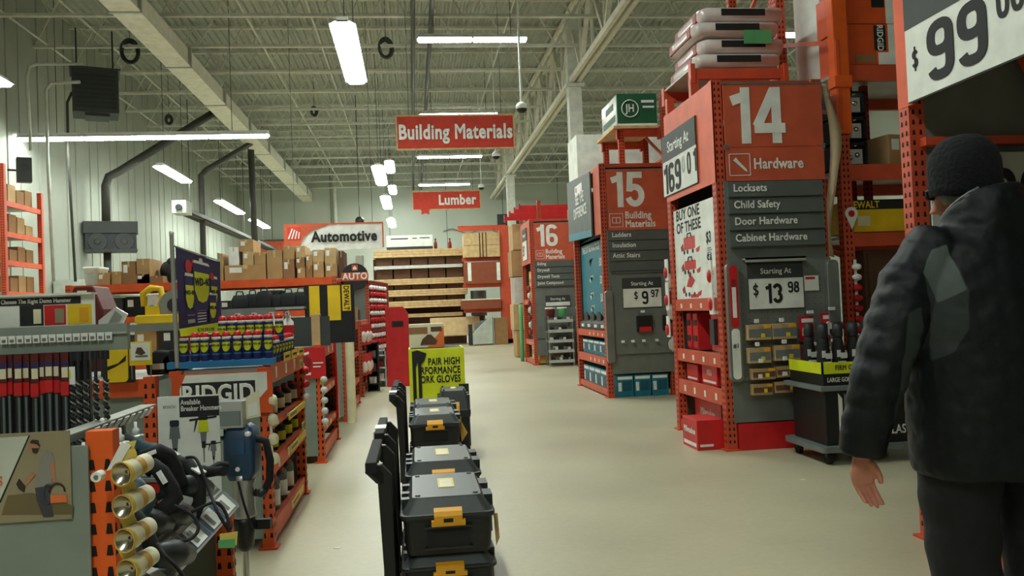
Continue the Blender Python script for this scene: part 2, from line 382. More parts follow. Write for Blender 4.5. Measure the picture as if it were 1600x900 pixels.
XE = 2.43
def right_endcap(Y0, label, W=1.27, D=.9, H=2.95, beams=(), post='orange_red', side=True, skirt=None, low=.22):
    t = thing('shelving_endcap', label, 'shelving', (XE, Y0, 0), 0, 'orange aisle-end shelving units')
    for x, y in ((.03, .04), (.03, W-.04), (D-.03, .04), (D-.03, W-.04)):
        put(post_mb(H, m=post, step=.05), 'upright', t, (x, y, 0))
    for z, h in beams:
        mb = MB().box(-.005, .045, .08, W-.08, z-h, z, post).box(.0, .01, .08, W-.08, z, z+.012, post)
        for k in range(4): mb.box(-.007, -.004, .2+k*.26, .24+k*.26, z-h*.75, z-h*.3, 'paper')
        put(mb, 'shelf_beam', t)
        put(MB().box(.045, D-.02, .05, W-.05, z-.035, z-.012, 'galv'), 'shelf_deck', t)
    put(MB().box(D-.015, D, .05, W-.05, .05, H-.06, 'panel_grey'), 'back_panel', t)
    if side:
        put(MB().box(.05, D-.02, -.012, .002, low, 2.14, 'panel_grey').box(.05, D-.02, -.02, -.012, low+.33, low+.345, 'header_dark'), 'side_panel', t)
        put(MB().box(.05, D-.02, W-.01, W+.0, .1, H-.1, 'panel_grey'), 'far_panel', t)
    put(MB().box(.0, D, .04, W-.04, H-.05, H, post), 'top_frame', t)
    if skirt: put(MB().box(.08, D-.06, -.02, .05, .0, low-.01, skirt), 'kick_plate', t)
    put(MB().box(.0, .03, .08, W-.08, .02, .1, post), 'base_rail', t)
    return t

def icon_screw(mb, x, z, s):
    fr = [(0, 0), (s, 0), (s, s), (0, s)]
    for a, b in (((0, 0), (s, 0)), ((s, 0), (s, s)), ((s, s), (0, s)), ((0, s), (0, 0))):
        mb.bar((x+a[0], 0, z+a[1]), (x+b[0], 0, z+b[1]), .006, .002, 'lettering_white', (0, 1, 0))
    P = [(.18, .70), (.32, .84), (.42, .70), (.80, .30), (.86, .16), (.72, .22), (.32, .58)]
    mb.prism([(x+a*s, z+b*s) for a, b in P], 'xz', -.002, .001, 'lettering_white')
def icon_block(mb, x, z, s):
    for x0, x1, z0, z1 in ((0, s, 0, s), (s*.2, s*.8, s*.3, s*.7)):
        for a, b in (((x0, z0), (x1, z0)), ((x1, z0), (x1, z1)), ((x1, z1), (x0, z1)), ((x0, z1), (x0, z0))):
            mb.bar((x+a[0], 0, z+a[1]), (x+b[0], 0, z+b[1]), .008 if x0 else .006, .002, 'lettering_white', (0, 1, 0))
    mb.bar((x+s*.5, 0, z+s*.3), (x+s*.5, 0, z+s*.7), .008, .002, 'lettering_white', (0, 1, 0))
def aisle_sign(num, Y0, head, lines, icon, label):
    t = thing('aisle_sign', label, 'aisle sign', (XE+.04, Y0-.022, 0), 0)
    put(MB().box(.03, .85, -.015, .0, 2.13, 2.91, 'sign_orange').box(.03, .85, -.018, -.014, 2.4, 2.405, 'orange_red').box(.02, .05, -.022, -.01, 2.38, 2.42, 'grey_metal').box(.83, .86, -.022, -.01, 2.38, 2.42, 'grey_metal').box(.02, .86, -.02, 0, 2.9, 2.915, 'grey_metal'), 'sign_panel', t)
    numerals(num, .45, 'lettering_white', (.29, -.017, 2.652), FRONT, t, 'sign_number', .98, True)
    mb = MB(); mb.M = Matrix.Translation((0, -.018, 0)); icon(mb, .055, 2.175, .17); put(mb, 'sign_symbol', t)
    two = '\n' in head
    text(head, .118 if not two else .125, 'lettering_white', (.255, -.017, 2.262), FRONT, t, 'sign_heading', 'LEFT', .83, .03)
    for i in range(4):
        z1 = 2.125-i*.132
        s = put(MB().prism([(-.03, z1-.125), (-.034, z1-.118), (-.018, z1), (0, z1), (0, z1-.125)], 'yz', .03, .82, 'slat_grey'), 'name_slat', t)
        if i < len(lines):
            text(lines[i], .083, 'lettering_white', (.07, -.033, z1-.055), FRONT, s, 'slat_lettering', 'LEFT', .92, .024)
            mb = MB(); x = .075; random.seed(i+int(num))
            while x < .22+random.random()*.1:
                l = .02+random.random()*.03; mb.box(x, x+l, -.036, -.034, z1-.112, z1-.106, 'ink_grey'); x += l+.008
            put(mb, 'fine_print', s)
    return t
def price_sign(label, loc, rz, W, Hh, Hw, digits, header='Starting At', hsize=None, frame=True, hm='header_dark'):
    """digits: list of (string, size, x, z) relative to the lower left corner"""
    t = thing('price_sign', label, 'price sign', loc, rz)
    put(MB().box(0, W, -.008, 0, 0, Hw, 'paper'), 'price_card', t)
    put(MB().box(0, W, -.01, 0, Hw, Hw+Hh, hm).box(-.004, W+.004, -.004, .004, -.006, Hw+Hh+.006, 'header_dark'), 'header_card', t)
    if header: text(header, hsize or Hh*.62, 'lettering_white', (W/2, -.0115, Hw+Hh*.47), FRONT, t, 'header_lettering', sx=.92, bold=.012)
    for s, sz, x, z, m in digits: dollar(t, s, sz, (x, -.0095, z), FRONT, m, {'169': 1.1, '99': 1.25}.get(s, .9))
    return t

# ---- aisle 14 endcap
E14 = right_endcap(6.35, 'tall orange aisle-end shelving with red tool boxes under the number 14 sign', beams=((1.2, .09), (.75, .1), (.47, .12)), skirt='red')
put(MB().box(-.012, .0, .0, 1.27, 2.13, 2.94, 'orange'), 'header_board', E14)
aisle_sign('14', 6.35, 'Hardware', ['Locksets', 'Child Safety', 'Door Hardware', 'Cabinet Hardware'], icon_screw, 'orange aisle sign with white 14 and Hardware heading over four grey name slats')
price_sign('large Starting At 169 price sign on the orange header beside the number 14', (XE-.018, 7.66, 2.19), -PI/2, .93, .24, .32,
           [('169', .37, .02, .15, 'ink'), ('0', .2, .56, .21, 'sky_grey'), ('0', .26, .7, .195, 'ink'), ('1', .26, .86, .195, 'ink')], hsize=.145)
# upper rack deck above and behind the endcap
def rack_frame(name_lbl, X, Ya, Yb, z0, z1, m='orange_red'):
    t = thing('rack_frame', name_lbl, 'rack frame', (X, Ya, z0), 0)
    for y in (0, Yb-Ya): put(post_mb(z1-z0, .09, .07, m), 'upright', t, (0, y, 0))
    mb = MB(); z = .1; k = 0
    while z+.5 < z1-z0:
        mb.bar((0, 0, z), (0, Yb-Ya, z), .035, .035, m); a, b = (0, Yb-Ya) if k % 2 == 0 else (Yb-Ya, 0)
        mb.bar((0, a, z), (0, b, z+.55), .035, .035, m); z += .55; k += 1
    put(mb, 'brace', t); return t
def rack_beam(label, a, b, h=.11, m='orange_red', grp=None):
    mb = MB().bar(a, b, .05, h, m); a = Vector(a); b = Vector(b); d = (b-a).normalized()
    for p in (a, b): mb.bar(p-d*.02, p+d*.02, .07, h+.08, m)
    o = mb.build('rack_beam'); return tag(o, label, 'rack beam', grp)
rack_frame('orange upright frame rising behind the stacked wrapped bags and over the 14 sign', 3.62, 7.72, 8.78, 0, 4.9)
for y in (6.9, 7.68):
    rack_beam('orange top beam under the stacked wrapped bags, %s one' % ('front' if y < 7 else 'rear'), (2.46, y, 3.15), (3.3, y, 3.15), .09)
mb = MB()
for x in (2.46, 3.29):
    for y in (6.9, 7.58): mb.box(x-.035, x+.035, y-.035, y+.035, 2.952, 3.11, 'orange_red')
tag(MB().box(2.45, 3.3, 6.93, 7.65, 3.195, 3.21, 'galv').build('wire_deck'), 'metal deck under the stacked wrapped bags', 'rack deck')
for i, (x, y) in enumerate(((2.47, 6.9), (2.47, 7.57), (3.29, 6.9), (3.29, 7.57))):
    put(MB().box(-.035, .035, -.03, .03, 0, .155, 'orange_red'), 'top_post', E14, (x-2.43, y-6.35, 2.95))
bag0 = None
for i in range(4):
    z = 3.212+i*.14
    if bag0 is None:
        bag0 = thing('wrapped_bag', 'x', 'wrapped bag', (0, 0, 0), 0, 'plastic wrapped bags stacked on the rack top')
        mb = MB(); R_ = []
        for k in range(9):
            y = k/8*.78; s = 1-.28*abs(2*k/8-1)**6; R_.append([(.4+(px-.4)*(1-.08*abs(2*k/8-1)**6), y, .069+(pz-.069)*s) for px, pz in rrect(.0, .8, 0, .138, .05)])
        mb.loft(R_, 'pink_wrap'); put(mb, 'bag', bag0)
        put(MB().box(.2, .6, -.004, .0, .05, .11, 'label_black'), 'printed_label', bag0)
        put(MB().prism(rrect(.001, .03, .02, .11, .01), 'xz', .1, .68, 'red_dark'), 'side_print', bag0)
        o = bag0
    else: o = dup(bag0, (0, 0, 0))
    o.location = (2.5+[.0, .06, .0, .07][i], 6.92+[0, .03, 0, .03][i], z)
    o['label'] = 'shiny plastic wrapped bag on the rack top above the 14 sign, ' + ['lowest of the stack', 'second from the bottom', 'third from the bottom', 'topmost of the stack'][i]
tag(MB().box(2.95, 3.2, 6.905, 6.915, 3.42, 3.54, 'green_label').build('paper_tag'), 'pale green tag on the end of the wrapped bags', 'tag')
# red boxes and goods on the 14 endcap shelves
buy = thing('product_poster', 'white BUY ONE OF THESE poster with red tools on the endcap', 'poster', (XE+.02, 7.53, 1.214), -PI/2)
put(MB().box(0, 1.08, -.006, .002, 0, .82, 'paper'), 'board', buy)
text('BUY ONE\nOF THESE', .13, 'ink', (.08, -.007, .70), FRONT, buy, 'lettering', 'LEFT', 1.1, .03)
for k, (s, z) in enumerate((('$3', .5), ('$4', .32), ('$5', .13))): text(s, .13, 'ink', (.84, -.007, z), FRONT, buy, 'price_digits', 'LEFT', .85, .028)
for k, z in enumerate((.44, .26, .06)):
    mb = MB()
    if k < 2:
        mb.prism(rrect(.27, .56, z, z+.11-.03*k, .012), 'xz', -.009, -.006, 'red'); mb.tube([(.36, -.008, z+.1-.03*k), (.38, -.008, z+.14-.03*k), (.46, -.008, z+.14-.03*k), (.48, -.008, z+.1-.03*k)], .006, 6, 'ink')
    else:
        mb.prism([(.3, z+.05), (.42, z+.04), (.52, z+.1), (.45, z+.14), (.36, z+.12)], 'xz', -.009, -.006, 'red'); mb.prism(circ(.4, z+.15, .03), 'xz', -.01, -.006, 'red_dark')
        mb.prism(rrect(.4, .6, z-.05, z-.02, .01), 'xz', -.009, -.006, 'red')
    for cx in (.27, .36, .5): mb.prism(circ(cx, z-.02, .02, 12), 'xz', -.009, -.006, 'ink')
    mb.prism([(.18, z+.03), (.24, z+.06), (.26, z+.0), (.2, z-.01)], 'xz', -.009, -.006, 'red_dark'); mb.prism([(.58, z-.01), (.68, z+.01), (.66, z-.03), (.6, z-.04)], 'xz', -.009, -.006, 'red')
    for q in range(4): mb.box(.86, .86+.12*random.uniform(.5, 1), -.008, -.006, z-.03-q*.018, z-.022-q*.018, 'ink_grey')
    put(mb, 'printed_tool', buy)
def carton(label, loc, size, m='cardboard', rz=0, lab=True, tape=True, group=None, name='carton', cat='box', lm='label_white'):
    w, d, h = size
    t = thing(name, label, cat, loc, rz, group)
    put(MB().box(-w/2, w/2, -d/2, d/2, 0, h, m), 'body', t, bevel=.004)
    if tape: put(MB().box(-w*.06, w*.06, -d/2-.001, d/2+.001, h*.75, h+.001, 'tape'), 'packing_tape', t)
    if lab: put(MB().box(-w*.38, -w*.08, -d/2-.002, -d/2, h*.5, h*.85, lm), 'paper_label', t)
    return t
def redbox(label, loc, size, rz=0, txt=None, ts=.05):
    t = thing('tool_carton', label, 'box', loc, rz); w, d, h = size
    put(MB().box(-w/2, w/2, -d/2, d/2, 0, h, 'red'), 'body', t, bevel=.004)
    mb = MB().box(-w/2-.0015, -w/2, -d*.42, d*.42, h*.1, h*.22, 'label_white').box(-w*.4, w*.1, -d/2-.0015, -d/2, h*.12, h*.2, 'label_white'); put(mb, 'print_band', t)
    if txt: text(txt, ts, 'lettering_white', (-w/2-.002, 0, h*.6), LEFTW, t, 'lettering', sx=.9, bold=.02)
    return t
redbox('small red carton on the floor at the foot of the 14 endcap', (2.43-.115, 6.62, 0), (.22, .36, .24), 0, 'Milwaukee', .07)
redbox('wide red carton on the lowest shelf of the 14 endcap', (2.43+.4, 7.08, .03), (.6, .66, .3), 0, 'Milwaukee', .09)
redbox('red carton on the middle shelf of the 14 endcap, nearer one', (2.43+.3, 6.86, .475), (.5, .36, .17), 0, 'M18', .07)
redbox('red carton on the middle shelf of the 14 endcap, farther one', (2.43+.3, 7.3, .475), (.5, .3, .15))
for k, (y, l) in enumerate(((7.2, 'red tool case standing on the upper shelf of the 14 endcap, beside a tag'), (7.37, 'red tool case standing on the upper shelf of the 14 endcap, near its far upright'))):
    t = thing('tool_case', l, 'tool case', (2.43+.26, y, .755), 0)
    put(MB().prism(rrect(-.2, .2, 0, .34, .03), 'xz', -.06, .06, 'red'), 'shell', t, bevel=.008)
    put(MB().tube([(-.07, 0, .33), (-.06, 0, .39), (.06, 0, .39), (.07, 0, .33)], .012, 8, 'black'), 'handle', t)
    put(MB().box(-.206, -.198, -.045, .045, .08, .13, 'black').box(-.206, -.198, -.045, .045, .22, .27, 'black'), 'latch', t)
t = thing('blister_pack', 'tall red blister pack hanging by the near upright of the 14 endcap', 'blister pack', (2.44, 6.56, .78), 0)
put(MB().box(0, .01, -.09, .09, 0, .36, 'red').box(-.004, 0, -.09, .09, .3, .36, 'label_white'), 'backing_card', t); put(MB().box(-.03, 0, -.05, .05, .05, .26, 'tool_dark'), 'contents', t)
for i, (y, z, s) in enumerate(((6.5, 1.32, .2), (6.5, 1.08, .24), (7.66, 1.4, .2), (7.67, 1.12, .26), (7.68, .86, .2))):
    t = thing('clip_strip', 'strip of hanging packets on the %s upright of the 14 endcap, %s' % (('near', ['top one', 'lower one'][i]) if i < 2 else ('far', ['top one', 'middle one', 'bottom one'][i-2])), 'packets', (2.39, y, z), 0)
    put(MB().box(0, .012, -.04, .04, 0, s, 'label_white'), 'card', t)
    put(MB().ball((-.005, 0, s*.35), .035, 'red', 10, 6, (.5, 1, 1.6)), 'packet', t)
# pegboard front on the side panel of 14
pb = thing('pegboard_display', 'dark grey pegboard panel with padded rounded side rails under the 14 sign', 'pegboard', (XE+.04, 6.33, .55), 0)
mb = MB().box(.02, .86, -.02, .0, .0, .95, 'panel_grey')
for i in range(16):
    for j in range(18): mb.box(.06+i*.05-.003, .06+i*.05+.003, -.0212, -.02, .03+j*.05, .036+j*.05, 'hole')
put(mb, 'board', pb)
put(MB().prism(rrect(-.03, .07, 0, .93, .035), 'xz', -.07, -.02, 'grey_metal').prism(rrect(-.012, .055, .42, .91, .03), 'xz', -.074, -.07, 'red').prism(rrect(-.012, .055, .02, .415, .03), 'xz', -.074, -.07, 'paper')
    .box(.005, .038, -.077, -.074, .5, .74, 'label_white').box(.0, .04, -.0765, -.074, .74, .8, 'red_dark'), 'printed_side_rail', pb, bevel=.004)
text('#1', .05, 'ink', (.02, -.0765, .28), FRONT, pb, 'lettering', sx=.9, bold=.02)
put(MB().prism(rrect(.8, .9, .06, .93, .04), 'xz', -.07, -.02, 'grey_metal'), 'side_rail', pb, bevel=.006)
put(MB().box(.12, .62, -.09, -.02, .95, .965, 'galv').box(.12, .62, -.09, -.085, .93, .965, 'galv'), 'top_shelf', pb)
price_sign('Starting At 13.98 price sign on the dark pegboard under the 14 sign', (XE+.2, 6.3, 1.11), 0, .45, .12, .24,
           [('$', .13, .03, .15, 'ink'), ('13', .21, .125, .12, 'ink'), ('98', .12, .32, .165, 'ink')], hsize=.062)
t = thing('store_tag', 'small pale tag right of the 13.98 price sign', 'tag', (XE+.665, 6.305, 1.24), 0)
put(MB().box(0, .12, -.004, 0, 0, .12, 'paper').box(.01, .09, -.005, -.004, .09, .11, 'red'), 'tag', t)
bitbox0 = None
cells = [(.1, .93, .19), (.3, .93, .2), (.1, .75, .18), (.31, .76, .21), (.12, .62, .19), (.32, .63, .18), (.12, .5, .16), (.3, .51, .22)]
for i, (x, z, wd) in enumerate(cells):
    t = thing('bit_set_box', 'amber flat tool-bit box on the pegboard, %s column, %s row from top' % ('left' if i % 2 == 0 else 'second', ORD[i//2]), 'packet', (XE+.05+x, 6.3, z-.06), 0, 'amber bit boxes on the pegboard')
    put(MB().box(0, wd, -.07, -.01, 0, .12 if i < 4 else .085, 'cardboard_pale' if i < 4 else 'cardboard'), 'box', t, bevel=.003)
    put(MB().box(wd*.03, wd*.97, -.072, -.07, .02, .085 if i < 4 else .06, 'plastic_grey' if i < 4 else 'wood_dark').box(wd*.55, wd*.72, -.0735, -.072, .02, .05, 'yellow').box(wd*.7, wd*.97, -.0735, -.07, .09 if i < 4 else .065, .12 if i < 4 else .085, 'amber'), 'front_print', t)
    put(MB().box(wd*.25, wd*.42, -.1, -.085, .135, .165, 'label_white').box(wd*.32, wd*.34, -.085, .03, .14, .147, 'steel'), 'price_hook', t)
for i, (x, z) in enumerate(((.56, .95), (.74, .97), (.57, .7), (.75, .72))):
    t = thing('bit_pack', 'red blister pack on the pegboard, %s of the right-hand four' % ['upper left', 'upper right', 'lower left', 'lower right'][i], 'blister pack', (XE+.03+x, 6.3, z-.11), 0, 'red blister packs on the pegboard')
    put(MB().box(0, .12, -.03, -.024, 0, .2, 'red').box(.02, .12, -.031, -.03, .15, .18, 'label_white'), 'card', t)
    put(MB().prism([(.02, .05), (.06, .02), (.1, .05), (.09, .11), (.06, .13), (.03, .11)], 'xz', -.05, -.03, 'pink_wrap').box(.06, .11, -.052, -.05, .03, .07, 'tool_dark'), 'blister', t)
    put(MB().box(.04, .09, -.1, -.085, .22, .245, 'label_white').box(.06, .065, -.085, .03, .225, .232, 'steel'), 'price_hook', t)

# ---- row rack right of the 14 sign (faces the camera)
rf = thing('rack_frame', 'near orange punched upright frame right of the 14 sign with a bright orange guard', 'rack frame', (3.58, 6.5, 0), 0)
put(post_mb(4.6, .09, .08), 'upright', rf); put(post_mb(4.6, .09, .08), 'upright', rf, (0, 1.05, 0))
put(MB().box(-.07, .06, -.07, .03, 2.52, 4.6, 'orange_bright').box(-.085, .075, -.085, .03, 2.9, 3.0, 'orange_bright').box(-.06, -.02, -.075, -.06, 2.55, 3.3, 'orange'), 'post_guard', rf, bevel=.012)
mb = MB()
for k in range(7): mb.bar((0, 0, .3+k*.6), (0, 1.05, .6+k*.6 if k % 2 else .3+k*.6+.3), .035, .035, 'orange_red')
put(mb, 'brace', rf)
rack_frame('orange upright frame at the far end of the rack right of the 14 sign', 6.3, 6.5, 7.55, 0, 4.6)
for i, (z, h) in enumerate(((3.1, .13), (2.27, .13), (1.7, .11), (.5, .11))):
    nmz = ['top beam under the orange cartons', 'second beam from the top under the wire baskets', 'third beam under the yellow carton', 'lowest beam'][i]
    rack_beam('orange rack %s, front face' % nmz, (3.6, 6.5, z-h/2), (6.3, 6.5, z-h/2), h)
    rack_beam('orange rack %s, rear face' % nmz, (3.6, 7.55, z-h/2), (6.3, 7.55, z-h/2), h)
    tag(MB().box(3.64, 6.25, 6.53, 7.52, z-.03, z-.005, 'galv').build('wire_deck'), 'metal deck lying on the %s' % nmz, 'rack deck')
def print_carton(label, loc, size, m, strips, txt=None, name='product_carton'):
    """a printed carton: strips are (x0,x1,z0,z1,mat) as fractions of the front face; txt (string,size,x,z,mat,rotated)"""
    w, d, h = size; t = thing(name, label, 'box', loc, 0)
    put(MB().box(0, w, 0, d, 0, h, m), 'body', t, bevel=.005)
    mb = MB()
    for x0, x1, z0, z1, mm in strips: mb.box(w*x0, w*x1, -.002, 0, h*z0, h*z1, mm)
    put(mb, 'front_print', t)
    for s, sz, x, z, mm, ro in (txt or []):
        text(s, sz, mm, (w*x, -.003, h*z), (PI/2, PI/2, 0) if ro else FRONT, t, 'lettering', sx=.85, bold=.03)
    return t
print_carton('orange and white power-tool carton on the rack top right of the 14 sign, lower one', (3.68, 6.5, 3.11), (.52, .5, .34), 'orange', ((.68, 1, 0, 1, 'paper'), (.5, .68, 0, .3, 'paper'), (.44, .64, .35, .97, 'label_black'), (.1, .45, .05, .25, 'cardboard_dark')), (('RIDGID', .075, .54, .66, 'lettering_white', True),))
print_carton('orange and white power-tool carton on the rack top right of the 14 sign, upper one', (3.67, 6.5, 3.455), (.52, .5, .34), 'orange', ((.68, 1, 0, .85, 'paper'), (.44, .66, .4, 1, 'label_black')), None)
print_carton('tall white carton behind the bright orange post guard on the rack top', (3.72, 7.03, 3.11), (.6, .5, 1.2), 'paper', ((.0, 1, .62, .63, 'ink_grey'), (.05, .5, .9, .95, 'ink'), (.3, .6, .5, .75, 'plastic_grey')), None)
print_carton('yellow and black power-tool carton on the third rack beam behind the standing man', (3.64, 6.52, 1.71), (.55, .45, .27), 'yellow', ((0, 1, .7, 1, 'label_black'), (.1, .3, .2, .5, 'cream'), (.92, .95, 0, .7, 'label_black')), (('DEWALT', .08, .2, .84, 'yellow', False),))
t = thing('wire_basket_stack', 'stack of clear storage bins in dark frames on the rack behind the man', 'storage bins', (3.64, 6.6, 2.275), 0)
for k in range(3):
    b = put(MB().box(.0, .02, 0, .4, k*.22, k*.22+.2, 'matte_black').box(.2, .22, 0, .4, k*.22, k*.22+.2, 'matte_black').box(0, .22, 0, .02, k*.22+.18, k*.22+.2, 'matte_black').box(0, .22, 0, .02, k*.22, k*.22+.02, 'matte_black').box(.0, .22, .0, .4, k*.22, k*.22+.01, 'matte_black'), 'frame', t)
    put(MB().box(.03, .19, .03, .38, k*.22+.02, k*.22+.15, 'clear_wrap').ball((.07, .03, k*.22+.08), .03, 'chrome', 10, 6).ball((.14, .03, k*.22+.1), .025, 'chrome', 10, 6), 'bin', b)
carton('open cardboard carton on the second rack beam behind the man', (4.12, 6.75, 2.275), (.26, .34, .26), 'cardboard', .2)
for i, x in enumerate((3.93, 4.08)):
    tag(post_mb(1.35, .06, .05, 'red_dark').build('display_stand', loc=(x, 7.0, 1.71)), 'dark red steel stand inside the rack behind the man, %s of two' % ['left', 'right'][i], 'stand')
t = thing('wooden_cabinet', 'brown wooden cabinet on the low rack level behind the man', 'cabinet', (3.75, 6.55, .51), 0)
put(MB().box(0, .55, 0, .4, 0, 1.05, 'wood_dark'), 'body', t, bevel=.006); put(MB().box(.03, .52, -.012, 0, .03, 1.02, 'brown').box(.1, .45, -.016, -.012, .12, .92, 'wood_dark'), 'door', t)
t = thing('clip_strip', 'hanging strip of red packets on the upright left of the man', 'packets', (3.6, 6.43, .86), 0)
put(MB().box(-.012, .012, -.006, 0, 0, .62, 'label_white'), 'strip', t)
for k in range(7): put(MB().ball((.0, -.025, .05+k*.085), .036, 'red' if k < 5 else 'label_white', 10, 6, (1.2, .6, .85)), 'packet', t)
for i, (x, z) in enumerate(((3.66, 1.93),)):
    t = thing('location_tag', 'white map-pin tag on the beam by the yellow carton', 'tag', (3.6, 6.45, 1.73), 0)
    put(MB().prism(circ(0, .13, .055, 16, -.3, PI+.3)+[(0, 0)], 'xz', -.008, 0, 'label_white').prism(circ(0, .13, .028, 14), 'xz', -.01, -.008, 'red'), 'tag', t)
# torn cardboard sheet hanging at the right edge of the 14 sign
mb = MB(); R_ = []
for k in range(13):
    u = k/12; z = 2.92-1.4*u; x = 3.345+.05*math.sin(u*5.2)+.03*u; wd = .03+.06*math.sin(min(1, u*1.9)*PI)**2+.02*u
    R_.append([(x, 6.36, z), (x+wd, 6.33+.03*math.sin(u*9), z-.02), (x+wd, 6.335+.03*math.sin(u*9), z-.02), (x, 6.366, z)])
tag(MB().loft(R_, 'tan_flap').build('cardboard_sheet'), 'torn beige sheet hanging down the right edge of the 14 sign', 'cardboard sheet')

# ---- endcap in front (behind the man) with the 99 sign
E13 = right_endcap(2.57, 'nearest orange aisle-end shelving with the big 99 price sign, behind the man', W=1.27, H=2.95, beams=((.47, .12),), side=False)
put(MB().box(.06, 1.5, 1.2, 1.22, 1.0, 2.9, 'panel_grey'), 'far_panel', E13)
put(MB().box(.04, 1.5, 1.14, 1.19, 1.9, 1.94, 'orange_red'), 'cross_beam', E13)
put(MB().bar((.75, 1.12, 1.95), (.35, 1.12, 2.75), .05, .05, 'orange_red'), 'brace', E13)
put(MB().box(-.012, .0, 1.15, 1.27, 2.1, 2.94, 'orange'), 'header_board', E13)
price_sign('huge 99 dollar price sign at the upper right corner of the picture', (XE-.02, 3.73, 2.11), -PI/2, 1.1, .5, .345,
           [('$', .13, .05, .19, 'ink'), ('99', .375, .165, .18, 'ink'), ('00', .2, .63, .25, 'ink')], header=None)
t = thing('price_board', 'pale grey price board with a big black digit behind the man\'s knit hat', 'price sign', (2.47, 3.7, .9), 0)
put(MB().prism(rrect(0, .82, 0, .955, .03), 'xz', -.01, .0, 'sky_grey'), 'board', t)
numerals('90', .3, 'ink', (.3, -.011, .58), FRONT, t, 'price_digits', .85)

# ---- umbrella display cart
t = thing('umbrella_display', 'black umbrella display bin with a yellow band on a low wheeled cart beside the man', 'display', (2.87, 5.62, 0), 0)
put(MB().prism(rrect(-.06, .78, -.06, .56, .03), 'xy', .09, .13, 'plastic_grey'), 'cart', t)
for x, y in ((.02, .02), (.7, .02), (.02, .48), (.7, .48)): put(MB().cyl((x-.015, y, .045), (x+.015, y, .045), .045, m='rubber').box(x-.02, x+.02, y-.02, y+.02, .045, .09, 'dark_metal'), 'caster', t)
b = put(MB().box(0, .72, 0, .5, .13, .52, 'black'), 'lower_bin', t, bevel=.006)
mb = MB()
for k in range(4): mb.prism([(.1+k*.045, .2), (.125+k*.045, .15), (.13+k*.045, .46), (.1+k*.045, .5)], 'xz', -.003, 0, 'lettering_white' if k % 2 == 0 else 'ink_grey')
put(mb, 'umbrella_print', b)
text('UMBRELLAS', .09, 'lettering_white', (.42, -.003, .22), FRONT, b, 'lettering', sx=.75, bold=.02)
put(MB().box(-.05, .77, -.05, .55, .52, .555, 'plastic_grey'), 'tray_lip', t, bevel=.006)
b = put(MB().box(-.01, .73, -.01, .51, .555, .66, 'black'), 'upper_bin', t)
put(MB().box(-.02, .74, -.02, -.008, .64, .72, 'yellow_green').box(-.02, -.008, -.02, .5, .64, .72, 'yellow_green'), 'yellow_band', t)
text('FIRM GRIP', .05, 'ink', (.17, -.022, .68), FRONT, b, 'lettering', sx=.8, bold=.02)
text('LARGE GOLF UMBRELLA', .045, 'lettering_white', (.02, -.012, .595), FRONT, b, 'lettering', 'LEFT', .7, .02)
u0_ = None
for i in range(12):
    x, y = .07+(i % 6)*.115, .12+(i//6)*.22
    lab = 'folded black umbrella standing in the display bin, %s of the %s row' % (ORD[i % 6], 'front' if i < 6 else 'rear')
    if u0_ is None:
        u0_ = thing('folded_umbrella', lab, 'umbrella', (0, 0, 0), 0, 'folded umbrellas in the display bin')
        put(MB().lathe([(.012, 0), (.045, .06), (.05, .2), (.034, .3), (.03, .33)], n=10, m='matte_black'), 'canopy', u0_)
        put(MB().lathe([(.03, .33), (.036, .34), (.036, .42), (.02, .435)], n=10, m='tool_dark'), 'handle', u0_)
        put(MB().box(-.03, .028, -.052, -.046, .12, .16, 'lettering_white').box(-.01, .04, -.05, -.042, .18, .22, 'lettering_white').box(-.035, -.01, -.05, -.044, .19, .24, 'lettering_white'), 'printed_band', u0_)
        o = u0_
    else: o = dup(u0_, (0, 0, 0), label=lab)
    o.location = (2.87+x, 5.62+y, .56)

# ---- aisle 15 endcap
E15 = right_endcap(10.4, 'tall orange aisle-end shelving with teal tool boxes under the number 15 sign', W=1.9, H=3.0, beams=((.84, .08), (.5, .1)), low=.3)
aisle_sign('15', 10.4, 'Building\nMaterials', ['Ladders', 'Insulation', 'Attic Stairs'], icon_block, 'orange hanging aisle sign with white 15 over Ladders and Insulation slats')
hd = thing('header_sign', 'dark header sign with white lettering and a teal lower edge beside the number 15', 'sign', (XE-.03, 12.3, 2.1), -PI/2)
put(MB().prism([(-.1, .06), (1.5, 0), (1.5, .86), (-.1, .95)], 'xz', -.02, 0, 'slat_grey').prism([(-.1, .06), (1.5, 0), (1.5, .09), (-.1, .17)], 'xz', -.023, -.02, 'teal'), 'panel', hd)
text('SEE THE\nDIFFERENCE', .21, 'lettering_white', (.8, -.024, .5), FRONT, hd, 'lettering', sx=.75, bold=.02)
put(MB().prism(rrect(.5, 1.0, .68, .8, .02), 'xz', -.024, -.02, 'lettering_white').prism(circ(.6, .74, .04, 12), 'xz', -.026, -.024, 'red'), 'emblem', hd)
put(MB().box(-.012, .0, .0, .38, 2.1, 2.98, 'sign_orange'), 'header_board', E15)
td = thing('display_board', 'teal display board with white lettering on the 15 endcap', 'sign', (XE+.08, 12.2, .86), -PI/2)
put(MB().box(.01, 1.71, 0, .02, .18, 1.24, 'teal').prism([(.01, 1.2), (1.71, 1.2), (1.71, 1.32), (.01, 1.24)], 'xz', 0, .02, 'teal_dark'), 'board', td)
text('THE LXT ADVANTAGE', .13, 'lettering_white', (.1, -.002, 1.12), FRONT, td, 'lettering', 'LEFT', .85, .02)
for s, z in (('50%', .9), ('33%', .66), ('50%', .42)): text(s, .15, 'lettering_white', (1.2, -.002, z), FRONT, td, 'lettering', 'LEFT', .85, .02)
mb = MB()
for z in (.94, .7, .46, .28):
    mb.prism([(.55, z), (.62, z-.06), (.66, z-.03), (.62, z+.04), (.8, z+.05), (.8, z+.01)], 'xz', -.004, 0, 'lettering_white' if z < .9 else 'tool_dark')
put(mb, 'printed_tool', td)
